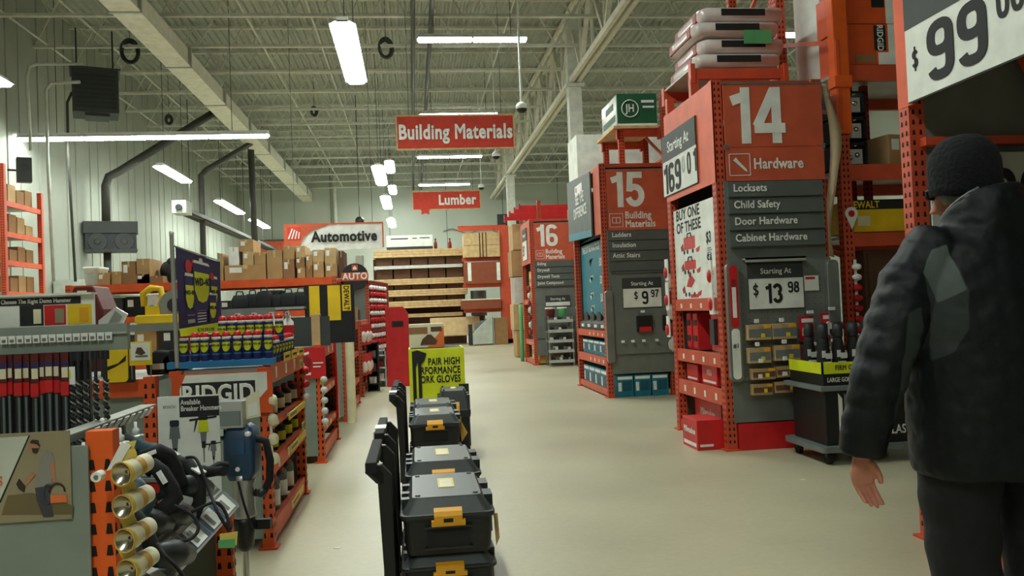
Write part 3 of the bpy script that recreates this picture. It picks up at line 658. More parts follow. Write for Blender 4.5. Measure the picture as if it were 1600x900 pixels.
tr = thing('tool_tray', 'dark sloping tray of demo tools below the teal board', 'display', (XE+.08, 12.2, .856), -PI/2)
put(MB().prism([(-.06, 0), (.1, 0), (.1, .2), (-.06, .08)], 'yz', .01, 1.71, 'header_dark'), 'tray', tr)
for k in range(4): put(MB().prism([(.15+k*.42, .1), (.4+k*.42, .12), (.4+k*.42, .2), (.25+k*.42, .24), (.15+k*.42, .22)], 'xz', -.02, .06, 'tool_dark').box(.2+k*.42, .35+k*.42, -.075, -.06, .03, .07, 'lettering_white'), 'demo_tool', tr)
tb0 = None
tl = [(x, y, z, s) for z, s in ((.03, .3), (.505, .2)) for x, y in ((2.6, 10.83), (2.6, 11.2), (2.6, 11.57), (2.6, 11.94))]
for i, (x, y, z, s) in enumerate(tl):
    lab = 'teal power-tool carton on the %s shelf of the 15 endcap, %s from its near upright' % ('lowest' if z < .1 else 'middle', ORD[i % 4])
    if tb0 is None:
        tb0 = thing('tool_carton', lab, 'box', (0, 0, 0), 0, 'teal cartons on the 15 endcap')
        put(MB().box(-.13, .25, -.18, .18, 0, .3, 'teal'), 'body', tb0, bevel=.004)
        put(MB().box(-.132, -.13, -.15, .05, .08, .22, 'teal_dark').box(-.133, -.131, -.16, .16, .24, .28, 'label_white').box(-.134, -.131, .08, .15, .08, .2, 'label_white'), 'print', tb0)
        o = tb0
    else: o = dup(tb0, (0, 0, 0), label=lab)
    o.location = (x, y, z); o.scale = (1, 1, s/.3)
for k in range(3):
    o = dup(tb0, (XE+.22+k*.23, 10.49, .0), PI/2, 'teal carton on the floor under the 15 sign panel, %s' % ['left of three', 'middle of three', 'right of three'][k]); o.scale = (.5, .6, .93)
price_sign('Starting At 9.97 price sign on the grey panel under the 15 sign', (XE+.22, 10.34, 1.14), 0, .5, .13, .24, [('$', .14, .14, .15, 'ink'), ('9', .23, .24, .12, 'ink'), ('97', .13, .36, .17, 'ink')], hsize=.07)
pb = thing('pegboard_display', 'dark grey pegboard with padded side rail under the 15 sign', 'pegboard', (XE+.04, 10.375, .55), 0)
put(MB().box(.04, .84, -.02, 0, .0, 1.04, 'panel_grey').box(.04, .84, -.05, -.02, 1.03, 1.05, 'slat_grey'), 'board', pb)
put(MB().prism(rrect(-.06, .04, -.1, .82, .04), 'xz', -.07, -.02, 'grey_metal'), 'side_rail', pb, bevel=.006)
for i, (x, l) in enumerate(((.34, 'black hanging pack with a red label under the 9.97 price sign'), (.68, 'black hanging pack at the right edge under the 9.97 price sign'))):
    t = thing('bit_pack', l, 'blister pack', (XE+.04+x, 10.35, .83), 0)
    put(MB().box(0, .2, -.06, 0, 0, .2, 'black'), 'case', t, bevel=.006); put(MB().box(.02, .18, -.064, -.06, .0, .06, 'red'), 'label', t); put(MB().box(.04, .09, -.1, -.08, .24, .27, 'label_white').box(.062, .068, -.08, .02, .25, .257, 'steel'), 'price_hook', t)
for k, x in enumerate((.16, .29, .43, .6)):
    tag(MB().box(XE+x, XE+x+.04, 10.28, 10.3, .7, .73, 'label_white').cyl((XE+x+.02, 10.3, .71), (XE+x+.02, 10.36, .71), .004, n=6, m='steel').build('price_hook'), 'empty price hook with a white tag under the 9.97 sign, %s from the left' % ORD[k], 'hook', 'empty hooks on the 15 pegboard')
t = thing('clip_strip', 'clear and red hanging packets at the right edge of the 15 panel', 'packets', (XE+.83, 10.3, .55), 0)
put(MB().box(-.01, .01, 0, .005, 0, 1.0, 'label_white'), 'strip', t)
for k in range(5): put(MB().ball((0, -.03, .1+k*.2), .07, 'red_dark' if k % 2 else 'pink_wrap', 10, 6, (1, .5, 1.3)), 'packet', t)
# rack and cartons behind 15
rack_frame('orange upright frame under the green and white carton behind the 15 sign, nearer one', 3.25, 12.4, 13.4, 0, 3.85)
rack_frame('orange upright frame behind the 15 sign, rising beside the green and white carton', 3.92, 12.35, 13.4, 0, 4.4)
rack_beam('orange beam under the green and white carton', (3.2, 12.4, 3.8), (3.85, 12.4, 3.8)); rack_beam('rear orange beam under the green and white carton', (3.2, 13.4, 3.8), (3.85, 13.4, 3.8))
tag(MB().box(3.12, 3.82, 12.3, 13.5, 3.86, 3.9, 'wood').build('pallet_board'), 'wooden board under the green and white carton', 'board')
gb = thing('product_carton', 'green carton with a white round emblem in clear wrap on the rack behind 15', 'box', (3.2, 12.35, 3.9), 0)
put(MB().box(0, .62, 0, 1.0, 0, .5, 'green').box(.0, .62, -.002, 0, .0, .04, 'paper'), 'body', gb, bevel=.01)
put(MB().box(-.01, 0, .02, .98, 0, .48, 'clear_wrap').box(-.013, -.01, .1, .9, .1, .2, 'green').box(-.013, -.01, .2, .7, .3, .4, 'green'), 'plastic_wrap', gb)
mb = MB(); mb.tube([(.2+.13*math.cos(a*PI/12), -.004, .27+.13*math.sin(a*PI/12)) for a in range(24)], .008, 6, 'lettering_white', True); put(mb, 'emblem', gb)
text('JH', .17, 'lettering_white', (.2, -.005, .27), FRONT, gb, 'lettering', sx=.8, bold=.02)
put(MB().box(.38, .58, -.003, 0, .36, .4, 'lettering_white').box(.4, .58, -.003, 0, .28, .31, 'lettering_white'), 'fine_print', gb)
carton('big white carton standing high on the rack behind the column and 15 sign', (3.9, 14.6, 2.95), (1.95, .8, 1.22), 'paper', 0, False, False)
rack_frame('orange upright frame carrying the big white carton', 3.35, 14.3, 15.3, 0, 2.95); rack_frame('far orange upright frame carrying the big white carton', 4.9, 14.3, 15.3, 0, 2.95)
rack_beam('orange beam under the big white carton', (2.95, 14.3, 2.89), (4.9, 14.3, 2.89)); rack_beam('rear orange beam under the big white carton', (2.95, 15.3, 2.89), (4.9, 15.3, 2.89))

# ---- aisle 16 endcap
E16 = right_endcap(16.86, 'tall orange aisle-end shelving with yellow cartons under the number 16 sign', W=1.4, H=3.0, beams=((1.35, .1), (.5, .1)), low=.2)
put(MB().box(-.012, .0, .0, 1.4, 2.1, 2.98, 'sign_orange'), 'header_board', E16)
aisle_sign('16', 16.86, 'Building\nMaterials', ['Siding', 'Drywall', 'Drywall Tools', 'Joint Compound'], icon_block, 'orange hanging aisle sign with white 16, farthest and smallest of the three')
price_sign('small price sign on the orange header beside the number 16', (XE-.02, 17.9, 2.2), -PI/2, .62, .26, .4, [('97', .3, .06, .2, 'ink')], hsize=.1)
price_sign('Starting At sign on the grey panel under the 16 sign', (XE+.26, 16.83, 1.2), 0, .5, .13, .08, [], hsize=.075)
yb0 = None; n = 0
for z0, rows in ((.03, 2), (1.355, 3)):
    for r in range(rows):
        for k in range(3):
            lab = 'yellow goods carton on the 16 endcap, %s shelf, layer %s, %s from the front upright' % ('lower' if z0 < 1 else 'upper', ['one', 'two', 'three'][r], ORD[k])
            if yb0 is None:
                yb0 = thing('goods_carton', lab, 'box', (0, 0, 0), 0, 'yellow cartons on the 16 endcap')
                put(MB().box(-.15, .3, -.17, .17, 0, .2, 'gold'), 'body', yb0, bevel=.006); put(MB().box(-.152, -.15, -.1, .1, .05, .15, 'cream'), 'print', yb0); o = yb0
            else: o = dup(yb0, (0, 0, 0), label=lab)
            o.location = (2.68+.03*(k % 2), 17.1+k*.37, z0+r*.205)
for i in range(2):
    t = thing('wire_stand', 'grey wire tool stand in front of the 16 panel, %s' % ['left of two', 'right of two'][i], 'display stand', (XE+.2+i*.58, 16.3, 0), 0, 'grey stands under the 16 sign')
    mb = MB()
    for x in (0, .48):
        for y in (0, .35): mb.box(x, x+.03, y, y+.03, 0, 1.0, 'grey_metal')
    put(mb, 'frame', t)
    for k in range(5): 
        s = put(MB().box(0, .51, 0, .38, .08+k*.2, .1+k*.2, 'grey_metal').box(0, .51, -.01, 0, .07+k*.2, .13+k*.2, 'sky_grey'), 'shelf', t)
        mb = MB()
        for q in range(5): mb.box(.05+q*.085, .11+q*.085, .05, .3, .1+k*.2, .17+k*.2+.02*((q*k) % 2), ('tool_dark', 'plastic_grey', 'label_white')[(q+k) % 3])
        put(mb, 'small_goods', s)
for i, (x, m, l) in enumerate(((.28, 'dark_red', 'dark purple-red tub on the left grey stand under 16'), (.52, 'green_label', 'green tub on the left grey stand under 16'), (.9, 'green_label', 'green tub on the right grey stand under 16'))):
    t = thing('tub', l, 'tub', (XE+x, 16.45, .92), 0)
    put(MB().lathe([(.08, 0), (.1, .2), (.1, .22)], n=14, m=m), 'body', t); put(MB().lathe([(.105, .22), (.105, .25), (.02, .255)], n=14, m='paper'), 'lid', t)
t = thing('clip_strip', 'hanging pinkish packets down the aisle-side upright of the 16 endcap', 'packets', (XE-.04, 16.95, .6), 0)
put(MB().box(0, .01, -.01, .01, 0, 1.1, 'label_white'), 'strip', t)
for k in range(7): put(MB().ball((-.02, 0, .08+k*.15), .06, 'pink_wrap' if k % 2 else 'red_dark', 10, 6, (.6, 1, 1.2)), 'packet', t)
tag(MB().loft([[(2.36+.04*math.cos(a*PI/6), 18.35+.1*math.sin(a*PI/6), z) for a in range(12)] for z in (0, .5, 1.0, 1.25)], 'green_label').build('wrapped_roll'), 'tall pale green roll standing beside the 16 endcap', 'roll')
# rack behind 16 with long red beams and tan bundles
rack_frame('orange upright frame on the rack behind the 16 sign', 2.9, 18.6, 19.7, 0, 3.6)
rack_frame('far orange upright frame on the rack behind the 16 sign', 2.9, 20.6, 21.7, 0, 3.6)
for i in range(4): rack_beam('loose red rack beam lying over the 16 sign, %s' % ['lowest', 'second from bottom', 'third from bottom', 'topmost'][i], (2.2+i*.12, 19.3+i*.03, 3.28+i*.09), (4.2+i*.1, 19.3+i*.03, 3.28+i*.09), .085, 'red')
for i in range(5):
    carton('tan carton on the rack left of the 16 sign, %s' % ['lowest', 'second from bottom', 'third from bottom', 'fourth from bottom', 'topmost'][i], (2.72-.05*(i % 2), 20.1, .02+i*.64), (.6, .7, .62), ['cardboard', 'cardboard_pale', 'clear_wrap', 'cardboard', 'cardboard_pale'][i], 0, False, True)
# ------------------------------------------------------------------ left-hand low fixtures
XW = -.76
def left_endcap(Y0, label, W=1.3, D=.5, H=.95, beams=(), post='orange', panel='panel_pale', XF=XW, low=None):
    """low fixture facing +X: local x runs down the aisle, local y into the fixture"""
    t = thing('display_endcap', label, 'shelving', (XF, Y0, 0), PI/2, 'low orange display units along the left of the aisle')
    for x in (.03, W-.03):
        for y in (.03, D-.03): put(post_mb(H if x < .1 or not low else low, .06 if not low else .045, .06, post, 'yx'), 'upright', t, (x, y, 0))
    put(MB().box(-.008, .0, .05, D, .06, H-.03, panel), 'side_panel', t)
    put(MB().box(W, W+.008, .05, D, .06, (low or H)-.03, panel), 'far_panel', t)
    put(MB().box(.06, W-.06, D-.02, D, .02, (low or H)-.05, panel), 'back_panel', t)
    for z, h in beams:
        mb = MB().box(.06, W-.06, .0, .04, z-h, z, post)
        for k in range(3): mb.box(.2+k*.35, .25+k*.35, -.003, .0, z-h*.8, z-h*.2, 'paper')
        put(mb, 'shelf_beam', t); put(MB().box(.06, W-.06, .04, D-.02, z-.03, z-.008, 'galv'), 'shelf_deck', t)
    put(MB().box(.06, W-.06, .01, .04, .02, .12, post), 'base_rail', t)
    return t
def row_back(label, Y0, X0, X1, H, goods=None):
    """the side of the low shelving run behind an endcap, facing the camera"""
    t = thing('shelving_run', label, 'shelving', (X0, Y0, 0), 0, 'low shelving runs behind the left display units')
    L = X1-X0
    for x in (.03, L-.03): put(post_mb(H, .06, .06, 'orange'), 'upright', t, (x, .03, 0)); put(post_mb(H, .06, .06, 'orange'), 'upright', t, (x, 1.0, 0))
    put(MB().box(.06, L-.06, .0, .04, H-.1, H-.01, 'orange'), 'shelf_beam', t)
    put(MB().box(.06, L-.06, .04, 1.0, H-.04, H-.015, 'galv'), 'shelf_deck', t)
    put(MB().box(.06, L-.06, .045, .06, .03, H-.1, 'panel_pale'), 'front_panel', t)
    return t

# ---- nearest unit: demo tools
N0 = left_endcap(2.05, 'nearest display unit of demo power tools, with a poster on its grey end panel', W=1.27, H=.95, beams=((.5, .025),), post='orange_bright', XF=-.712, low=.47)
po = thing('wall_poster', 'poster of a bearded man in a grey shirt carrying an orange compressor', 'poster', (-1.2, 2.038, .755), 0)
put(MB().box(.0, .402, -.002, 0, 0, .203, 'poster_wall'), 'paper_sheet', po)
mb = MB()
def pp(pts, m, d=.003): mb.prism([((a*5.294)**0*(-1.0), 0) for a in ()] or pts, 'xz', -d, -.001, m)
def q(px, py): p = at(px, py, 2.036); return (p.x+1.2, p.z-.755)
pp([q(0, 684), (.0, .2), (.0, .03), q(0, 783), q(46, 681)], 'poster_pale', .0025)
pp([q(47, 680), q(45, 680), q(-1, 784), q(1, 786)], 'ink', .003)
pp([q(2, 805), q(12, 774), q(50, 770), q(115, 790), q(113, 804)], 'poster_floor', .0024)
pp([q(62, 722), q(70, 708), q(82, 707), q(86, 722), q(80, 758), q(55, 762)], 'poster_shirt', .004)
pp([q(66, 708), q(72, 703), q(84, 722), q(79, 724)], 'poster_shirt', .0042)
pp([q(78, 722), q(85, 720), q(88, 752), q(83, 754)], 'poster_skin', .0041)
pp([q(50, 738), q(56, 742), q(42, 758), q(37, 754)], 'poster_skin', .0041)
pp([q(55, 762), q(79, 752), q(78, 775), q(84, 807), q(68, 808), q(58, 782)], 'poster_jeans', .0038)
hx = [q(48+8*math.cos(a)+6, 697+10*math.sin(a)) for a in [i*PI/6 for i in range(12)]]; pp(hx, 'poster_skin', .0043)
pp([q(47, 692), q(50, 687), q(60, 688), q(63, 698), q(58, 694)], 'poster_hair', .0046); pp([q(50, 700), q(61, 700), q(58, 708), q(52, 707)], 'poster_hair', .0046)
pp([q(26, 756), q(30, 748), q(40, 760), q(38, 769), q(30, 764)], 'poster_hair', .0044)
pp([q(79, 774), q(104, 773), q(106, 784), q(80, 786)], 'poster_orange', .0046)
mb.tube([(q(82+12*math.cos(a)+8, 768-13*math.sin(a))[0], -.005, q(90, 768-13*math.sin(a))[1]) for a in [i*PI/8 for i in range(9)]], .002, 6, 'poster_hair')
mb.tube([(q(76+8*math.cos(a), 0+770)[0], -.004, q(76, 772-15*math.sin(a))[1]) for a in [i*PI/7 for i in range(2, 12)]], .003, 6, 'poster_jeans')
put(mb, 'printed_figure', po)
text('S', .03, 'poster_orange', (q(3, 752)[0]-.004, -.004, q(3, 752)[1]), FRONT, po, 'lettering', sx=.9, bold=.02)
put(MB().box(.33, .335, -.004, 0, .175, .18, 'steel'), 'pin', po)
for i, (x, y) in enumerate(((-1.0, 2.03),)): pass
# flashlights on a wavy yellow strip hanging at the near upright
fs = thing('clip_strip', 'wavy yellow strip holding flashlights on the nearest orange upright', 'display strip', tuple(at(203, 898, 2.0)), 0)
mb = MB(); R_ = []
for k in range(29):
    z = k/28*.285; x = .006*math.sin(z*2*PI/.082)
    R_.append([(x-.018, 0, z), (x+.018, -.004, z), (x+.018, 0, z), (x-.018, .004, z)])
put(MB().loft(R_, 'yellow_pale', smooth=False), 'strip', fs)
f0 = None
for i, (x, y) in enumerate(((190, 741), (192, 792), (195, 845), (199, 893))):
    lab = 'cream flashlight with a silver reflector on the yellow strip, ' + ['topmost', 'second from top', 'third from top', 'lowest, cut by the picture edge'][i]
    if f0 is None:
        f0 = thing('flashlight', lab, 'flashlight', (0, 0, 0), 0, 'flashlights on the yellow strip')
        d = Vector((.34, .92, .13)).normalized(); e1 = d.cross(Vector((0, 0, 1))).normalized(); e2 = d.cross(e1)
        rg = lambda t_, r_: [o3+d*t_+(e1*math.cos(k*PI/12)+e2*math.sin(k*PI/12))*r_ for k in range(24)]; o3 = Vector((0, 0, 0))
        put(MB().loft([rg(0, .026), rg(.025, .024), rg(.085, .021), rg(.086, .002)], 'cream', False).loft([rg(.0, .0263), rg(.012, .0255)], 'yellow_pale', False).loft([rg(.04, .0243), rg(.058, .0232)], 'gold', False), 'body', f0)
        put(MB().loft([rg(-.001, .0255), rg(.006, .021), rg(.014, .012), rg(.018, .004), rg(.016, .002)], 'reflector', False), 'reflector', f0)
        put(MB().tube([o3+(d.cross(Vector((0, 0, 1))).normalized()*math.cos(a)+Vector((0, 0, 1))*math.sin(a))*.0262-d*.001 for a in [k*PI/9 for k in range(18)]], .0022, 6, 'gold', True), 'bezel', f0)
        o = f0
    else: o = dup(f0, (0, 0, 0), label=lab)
    p = at(x, y, 1.955); o.location = p
t = thing('price_tag', 'white and yellow price tags sticking up over the flashlights', 'tag', tuple(at(178, 735, 2.0)), 0)
put(MB().prism([(-.015, 0), (.012, .01), (.04, .055), (.02, .065)], 'xz', -.004, -.002, 'paper'), 'card', t); put(MB().prism([(.0, 0), (.03, .005), (.05, .065), (.02, .06)], 'xz', .002, .004, 'yellow_pale'), 'card', t)
t = thing('paper_roll', 'small white roll on the nearest orange upright, left of the top flashlight', 'roll', tuple(at(155, 743, 1.99)), 0)
put(MB().cyl((0, -.02, 0), (0, .01, 0), .0115, m='paper'), 'paper', t); put(MB().cyl((0, -.022, 0), (0, .011, 0), .005, m='plastic_grey'), 'core', t)
# tilted price rail along the demo shelf
pr = thing('price_rail', 'tilted grey rail with blue and white price cards along the demo tool shelf', 'price rail', (-.722, 2.2, .505), PI/2)
put(MB().prism([(-.035, -.02), (.06, .075), (.066, .07), (-.03, -.026)], 'yz', 0, 1.1, 'silver'), 'rail', pr)
def tilt(a0, a1, b0, b1, m, mbx, d=.0015):
    f = lambda a, b: (a, -.035+.095*b-d, -.02+.095*b+d); mbx.add([f(a0, b0), f(a1, b0), f(a1, b1), f(a0, b1)], [(0, 1, 2, 3)], m)
for k in range(5):
    mb = MB(); a = .05+k*.215
    tilt(a, a+.2, .05, .6, 'blue' if k in (2, 3) else 'plastic_grey', mb); tilt(a+.02, a+.15, .08, .58, 'paper', mb, .003); tilt(a+.04, a+.08, .15, .5, 'ink_grey', mb, .004)
    for j in range(4): tilt(a+.0, a+.17, .66+j*.08, .70+j*.08, 'ink_grey' if j % 2 else 'paper', mb, .002)
    if k in (1,): tilt(a+.15, a+.2, .1, .4, 'yellow', mb, .004)
    put(mb, 'price_card', pr)
# rotary demo hammers lying on the shelf
def demo_drill(label, loc, rz, tiltz, s=1):
    t = thing('rotary_hammer', label, 'power tool', loc, rz); t.rotation_euler = (0, tiltz, rz); t.scale = (s, s, s)
    R_ = []
    for x, r, zc in ((-.02, .03, .0), (0, .045, .0), (.06, .05, 0), (.13, .048, 0), (.16, .035, .0), (.22, .03, .0)):
        R_.append([(x, yy*r/.05*.85, zc+zz*r/.05) for yy, zz in circ(0, 0, .05, 16)])
    b = put(MB().loft(R_, 'bosch_teal'), 'motor_housing', t)
    put(MB().box(.02, .11, -.047, .047, -.012, .018, 'red').box(.03, .1, -.05, .05, .022, .034, 'silver'), 'side_badge', b)
    put(MB().cyl((.22, 0, 0), (.3, 0, 0), .026, .02, 14, 'rubber').cyl((.3, 0, 0), (.34, 0, 0), .02, .022, 14, 'tool_dark'), 'chuck', t)
    put(MB().tube([(.0, 0, .035), (-.07, 0, .05), (-.14, 0, .02), (-.165, 0, -.05), (-.15, 0, -.13), (-.1, 0, -.17), (-.03, 0, -.14), (.02, 0, -.05)], [.018, .022, .023, .022, .022, .02, .02, .022], 10, 'rubber'), 'handle', t)
    put(MB().box(-.15, -.105, -.016, .016, .048, .054, 'label_white'), 'sticker', t)
    put(MB().tube([(.18, 0, 0), (.18, .06, .0), (.18, .12, .01), (.18, .165, .0)], [.02, .012, .017, .018], 10, 'rubber'), 'side_handle', t)
    return t
def thick_handle(label, pts, r, loc, stick=None):
    t = thing('demo_tool', label, 'power tool', loc)
    put(MB().tube(pts, r, 12, 'rubber'), 'handle', t)
    return t
B = Vector((-.95, 2.5, .5))
demo_drill('teal demo rotary hammer with its black loop handle towards the white board', (-.83, 2.95, .7), 2.5, -.35, .95)
demo_drill('dark demo drill with a red badge, lying low behind the flashlights', (-.92, 2.72, .69), .9, .2, .95)
demo_drill('black demo drill nearest the flashlights, handle raised over the price rail', (-.86, 2.5, .68), 1.9, .3, .85)
demo_drill('demo rotary hammer farthest along the shelf, chuck pointing at the breaker hammer', (-.88, 3.08, .66), -.6, -.1, .8)
for i, (pts, l) in enumerate((
    ([(225, 716, 2.75), (250, 706, 2.75), (262, 712, 2.78), (272, 730, 2.8), (282, 760, 2.8)], 'big black angled tool handle with a white sticker, upper one above the flashlights'),
    ([(228, 735, 2.6), (240, 728, 2.6), (252, 738, 2.6), (268, 764, 2.6), (274, 778, 2.6), (262, 790, 2.58), (246, 805, 2.55)], 'big black bent tool handle with a white sticker in the middle of the demo shelf'),
    ([(205, 748, 2.45), (222, 768, 2.45), (232, 782, 2.45), (222, 800, 2.42), (206, 820, 2.4)], 'dark teal bent tool handle right behind the top flashlight'),
    ([(204, 800, 2.35), (222, 818, 2.35), (234, 845, 2.33), (240, 872, 2.3)], 'black drooping tool handle above the price cards'))):
    P = [at(*p) for p in pts]; o3 = P[0]
    t = thing('demo_tool', l, 'power tool', tuple(o3), 0); b = put(MB().tube([p-o3 for p in P], .026-.002*i, 12, 'bosch_teal' if i == 2 else 'rubber'), 'grip', t)
    d = (P[1]-P[0]); mm = [P[0]+d*.3, P[0]+d*.9] if i == 0 else [P[2], P[2]+(P[3]-P[2])*.7]
    if i < 2: put(MB().bar(mm[0]-o3+Vector((0, -.024, .008)), mm[1]-o3+Vector((0, -.024, .008)), .012, .022, 'label_white', (0, 1, 0)), 'sticker', b)
    put(MB().tube([P[-1]-o3+Vector((0, .02, 0)), P[-1]-o3+Vector((.02, .1, -.02)), P[-1]-o3+Vector((.03, .2, -.05))], [.03, .04, .03], 12, 'tool_dark'), 'motor_housing', t)
cords = [[(290, 715, 2.8), (305, 716, 2.8), (315, 735, 2.75), (328, 770, 2.7), (340, 800, 2.6), (358, 830, 2.6)], [(272, 790, 2.5), (300, 805, 2.5), (310, 825, 2.48), (298, 842, 2.45), (270, 848, 2.4), (245, 850, 2.35)],
         [(246, 850, 2.3), (258, 868, 2.25), (275, 885, 2.22), (290, 905, 2.2)], [(372, 752, 3.4), (382, 790, 3.4), (395, 828, 3.4)], [(300, 800, 2.6), (335, 785, 2.65), (352, 800, 2.65), (360, 828, 2.62)]]
for i, c in enumerate(cords):
    P = [at(*p) for p in c]; Q = []
    for k in range(len(P)-1):
        p0 = P[max(0, k-1)]; p3 = P[min(len(P)-1, k+2)]
        for s in range(5):
            u = s/5; Q.append(.5*((2*P[k])+(-p0+P[k+1])*u+(2*p0-5*P[k]+4*P[k+1]-p3)*u*u+(-p0+3*P[k]-3*P[k+1]+p3)*u**3))
    Q.append(P[-1])
    tag(MB().tube(Q, .005, 8, 'rubber').build('security_cord'), ['grey looping cord from the teal demo hammer to the yellow tag', 'cord looping over the blue price card', 'black cord falling past the white price cards', 'dark cord running down the standing breaker hammer', 'cord end curling by the far price card'][i], 'cord')
t = thing('price_tag', 'yellow and green tag hanging at the end of the price rail', 'tag', tuple(at(357, 846, 2.6)), 0)
put(MB().prism([(-.024, -.01), (.024, -.012), (.028, .028), (-.024, .024)], 'xz', -.004, 0, 'yellow_pale').prism([(-.028, -.016), (.02, -.018), (.02, .008), (-.028, .006)], 'xz', -.007, -.004, 'green_label'), 'card', t)
# drill bit display behind
bd = thing('bit_display', 'grey rail and dark back board carrying the hanging masonry bits', 'display', (-1.8, 3.0, 0), 0)
put(MB().box(0, .82, 0, .03, 1.11, 1.2, 'panel_pale').box(0, .82, -.012, 0, 1.165, 1.172, 'galv'), 'rail', bd)
put(MB().box(0, .66, .09, .11, .5, 1.12, 'tool_dark'), 'back_board', bd)
for x in (.05, .5): put(MB().box(x, x+.04, .11, .15, 0, 1.3, 'panel_grey'), 'post', bd)
for k in range(14): 
    p = at(6+k*12.6, 530, 2.985); 
    if p.x+1.8 < .8: put(MB().box(p.x+1.8-.011, p.x+1.8+.011, -.016, -.012, 1.145, 1.172, 'label_white').box(p.x+1.8-.006, p.x+1.8+.006, -.018, -.016, 1.15, 1.16, 'ink_grey'), 'price_tag', bd)
hs = thing('header_sign', 'white Choose The Right Demo Hammer sign above the hanging masonry bits', 'sign', (-1.8, 3.05, 1.2), 0)
put(MB().box(0, .7, -.006, .0, 0, .105, 'paper').box(0, .7, -.03, .02, .105, .112, 'white').box(0, .38, -.008, -.006, .075, .1, 'label_black').box(.385, .655, -.008, -.006, .075, .1, 'label_black').box(.38, .384, -.01, -.006, 0, .105, 'plastic_grey'), 'panel', hs)
text('Choose The Right Demo Hammer', .021, 'lettering_white', (.395, -.0085, .0875), FRONT, hs, 'lettering', 'LEFT', .75, .02)
mb = MB().box(.455, .532, -.008, -.006, .004, .074, 'label_black').box(.5, .525, -.0095, -.008, .01, .06, 'cream').box(.535, .605, -.008, -.006, .004, .072, 'red').box(.57, .6, -.0095, -.008, .01, .06, 'poster_wall').box(.61, .69, -.008, -.006, .004, .072, 'yellow').box(.65, .68, -.0095, -.008, .01, .06, 'amber')
put(mb, 'printed_panels', hs); put(MB().box(.25, .35, -.008, -.006, .055, .07, 'red').box(.25, .3, -.0085, -.006, .035, .056, 'label_black'), 'printed_stripe', hs)
b0 = None; b1 = None
pxs = [-18, -7, 3, 14, 27, 40, 53, 64, 75, 87, 100, 112, 121, 133]
for i, px in enumerate(pxs+[148, 165]):
    aug = i >= len(pxs)-3; p = at(px, 560, 2.97+.02*(i % 2)); lab = ('black spiral auger bit' if aug else 'red-collared masonry bit') + ' hanging on the grey rail, ' + ORD[i] + ' from the left end'
    if not aug:
        if b0 is None:
            b0 = thing('masonry_bit', lab, 'drill bit', (0, 0, 0), 0, 'masonry bits hanging on the grey rail')
            put(MB().box(-.012, .012, -.002, .002, -.1, 0, 'dark_red').box(-.01, .01, -.003, -.002, -.085, -.03, 'cream').box(-.01, .01, -.0035, -.003, -.05, -.03, 'navy'), 'card', b0)
            put(MB().box(-.0125, .0125, -.007, .005, -.145, -.1, 'red'), 'collar', b0)
            put(MB().cyl((0, 0, -.145), (0, 0, -.34), .0115, .0115, 10, 'tool_dark').cyl((0, 0, -.32), (0, 0, -.345), .0125, .006, 10, 'silver').cyl((.004, -.008, -.15), (.004, -.008, -.32), .0045, .0045, 8, 'plastic_grey'), 'tube', b0); o = b0
        else: o = dup(b0, (0, 0, 0), label=lab)
        o.scale = (1, 1, random.uniform(.9, 1.08))
    else:
        if b1 is None:
            b1 = thing('auger_bit', lab, 'drill bit', (0, 0, 0), 0, 'auger bits hanging on the grey rail')
            put(MB().cyl((0, 0, 0), (0, 0, -.34), .006, .006, 8, 'tool_dark').box(-.012, .012, -.004, .004, -.03, 0, 'matte_black'), 'shank', b1)
            put(MB().tube([(.008*math.cos(a*.8), .008*math.sin(a*.8), -.1-a*.004) for a in range(60)], .004, 6, 'dark_metal').tube([(.008*math.cos(a*.8+PI), .008*math.sin(a*.8+PI), -.1-a*.004) for a in range(60)], .003, 6, 'steel'), 'flute', b1)
            o = b1
        else: o = dup(b1, (0, 0, 0), label=lab)
    o.location = (p.x, 2.975+.012*(i % 2), 1.11)
put(MB().box(-.014, .014, -.01, -.007, -.11, -.05, 'label_white').box(-.014, .0, -.011, -.01, -.09, -.06, 'yellow_green'), 'price_label', b1)
# second rail with core bits
rb = thing('bit_rail', 'pale rail with price tags running back above the hanging silver core bits', 'rail', (-1.06, 2.62, .84), 0)
put(MB().prism([(-.03, 0), (.0, 0), (.03, .03), (-.03, .03)], 'xz', 0, .85, 'panel_pale').box(-.03, .03, 0, .85, .03, .034, 'galv'), 'rail', rb)
for x, y in ((-.02, .02), (-.02, .6)): put(MB().box(x-.01, x+.01, y-.01, y+.01, -.338, 0, 'panel_grey'), 'post', rb)
for k in range(9): put(MB().prism([(.012, .0), (.032, .028), (.034, .026), (.014, -.004)], 'xz', .2+k*.07, .24+k*.07, 'label_white'), 'price_tag', rb)
c0 = None
for i, y in enumerate((2.7, 2.86, 3.02, 3.18)):
    lab = 'silver core drill bit hanging under the pale rail, %s from the camera' % ORD[i]
    if c0 is None:
        c0 = thing('core_bit', lab, 'drill bit', (0, 0, 0), 0, 'core bits under the pale rail')
        put(MB().lathe([(.027, -.07), (.03, -.068), (.03, 0), (.028, .002), (.008, .006)], n=18, m='silver'), 'barrel', c0); put(MB().lathe([(.014, .004), (.014, .022), (.005, .03), (.005, .05)], n=12, m='label_white'), 'arbor', c0); o = c0
    else: o = dup(c0, (0, 0, 0), label=lab)
    o.location = (-1.02, y, .79)
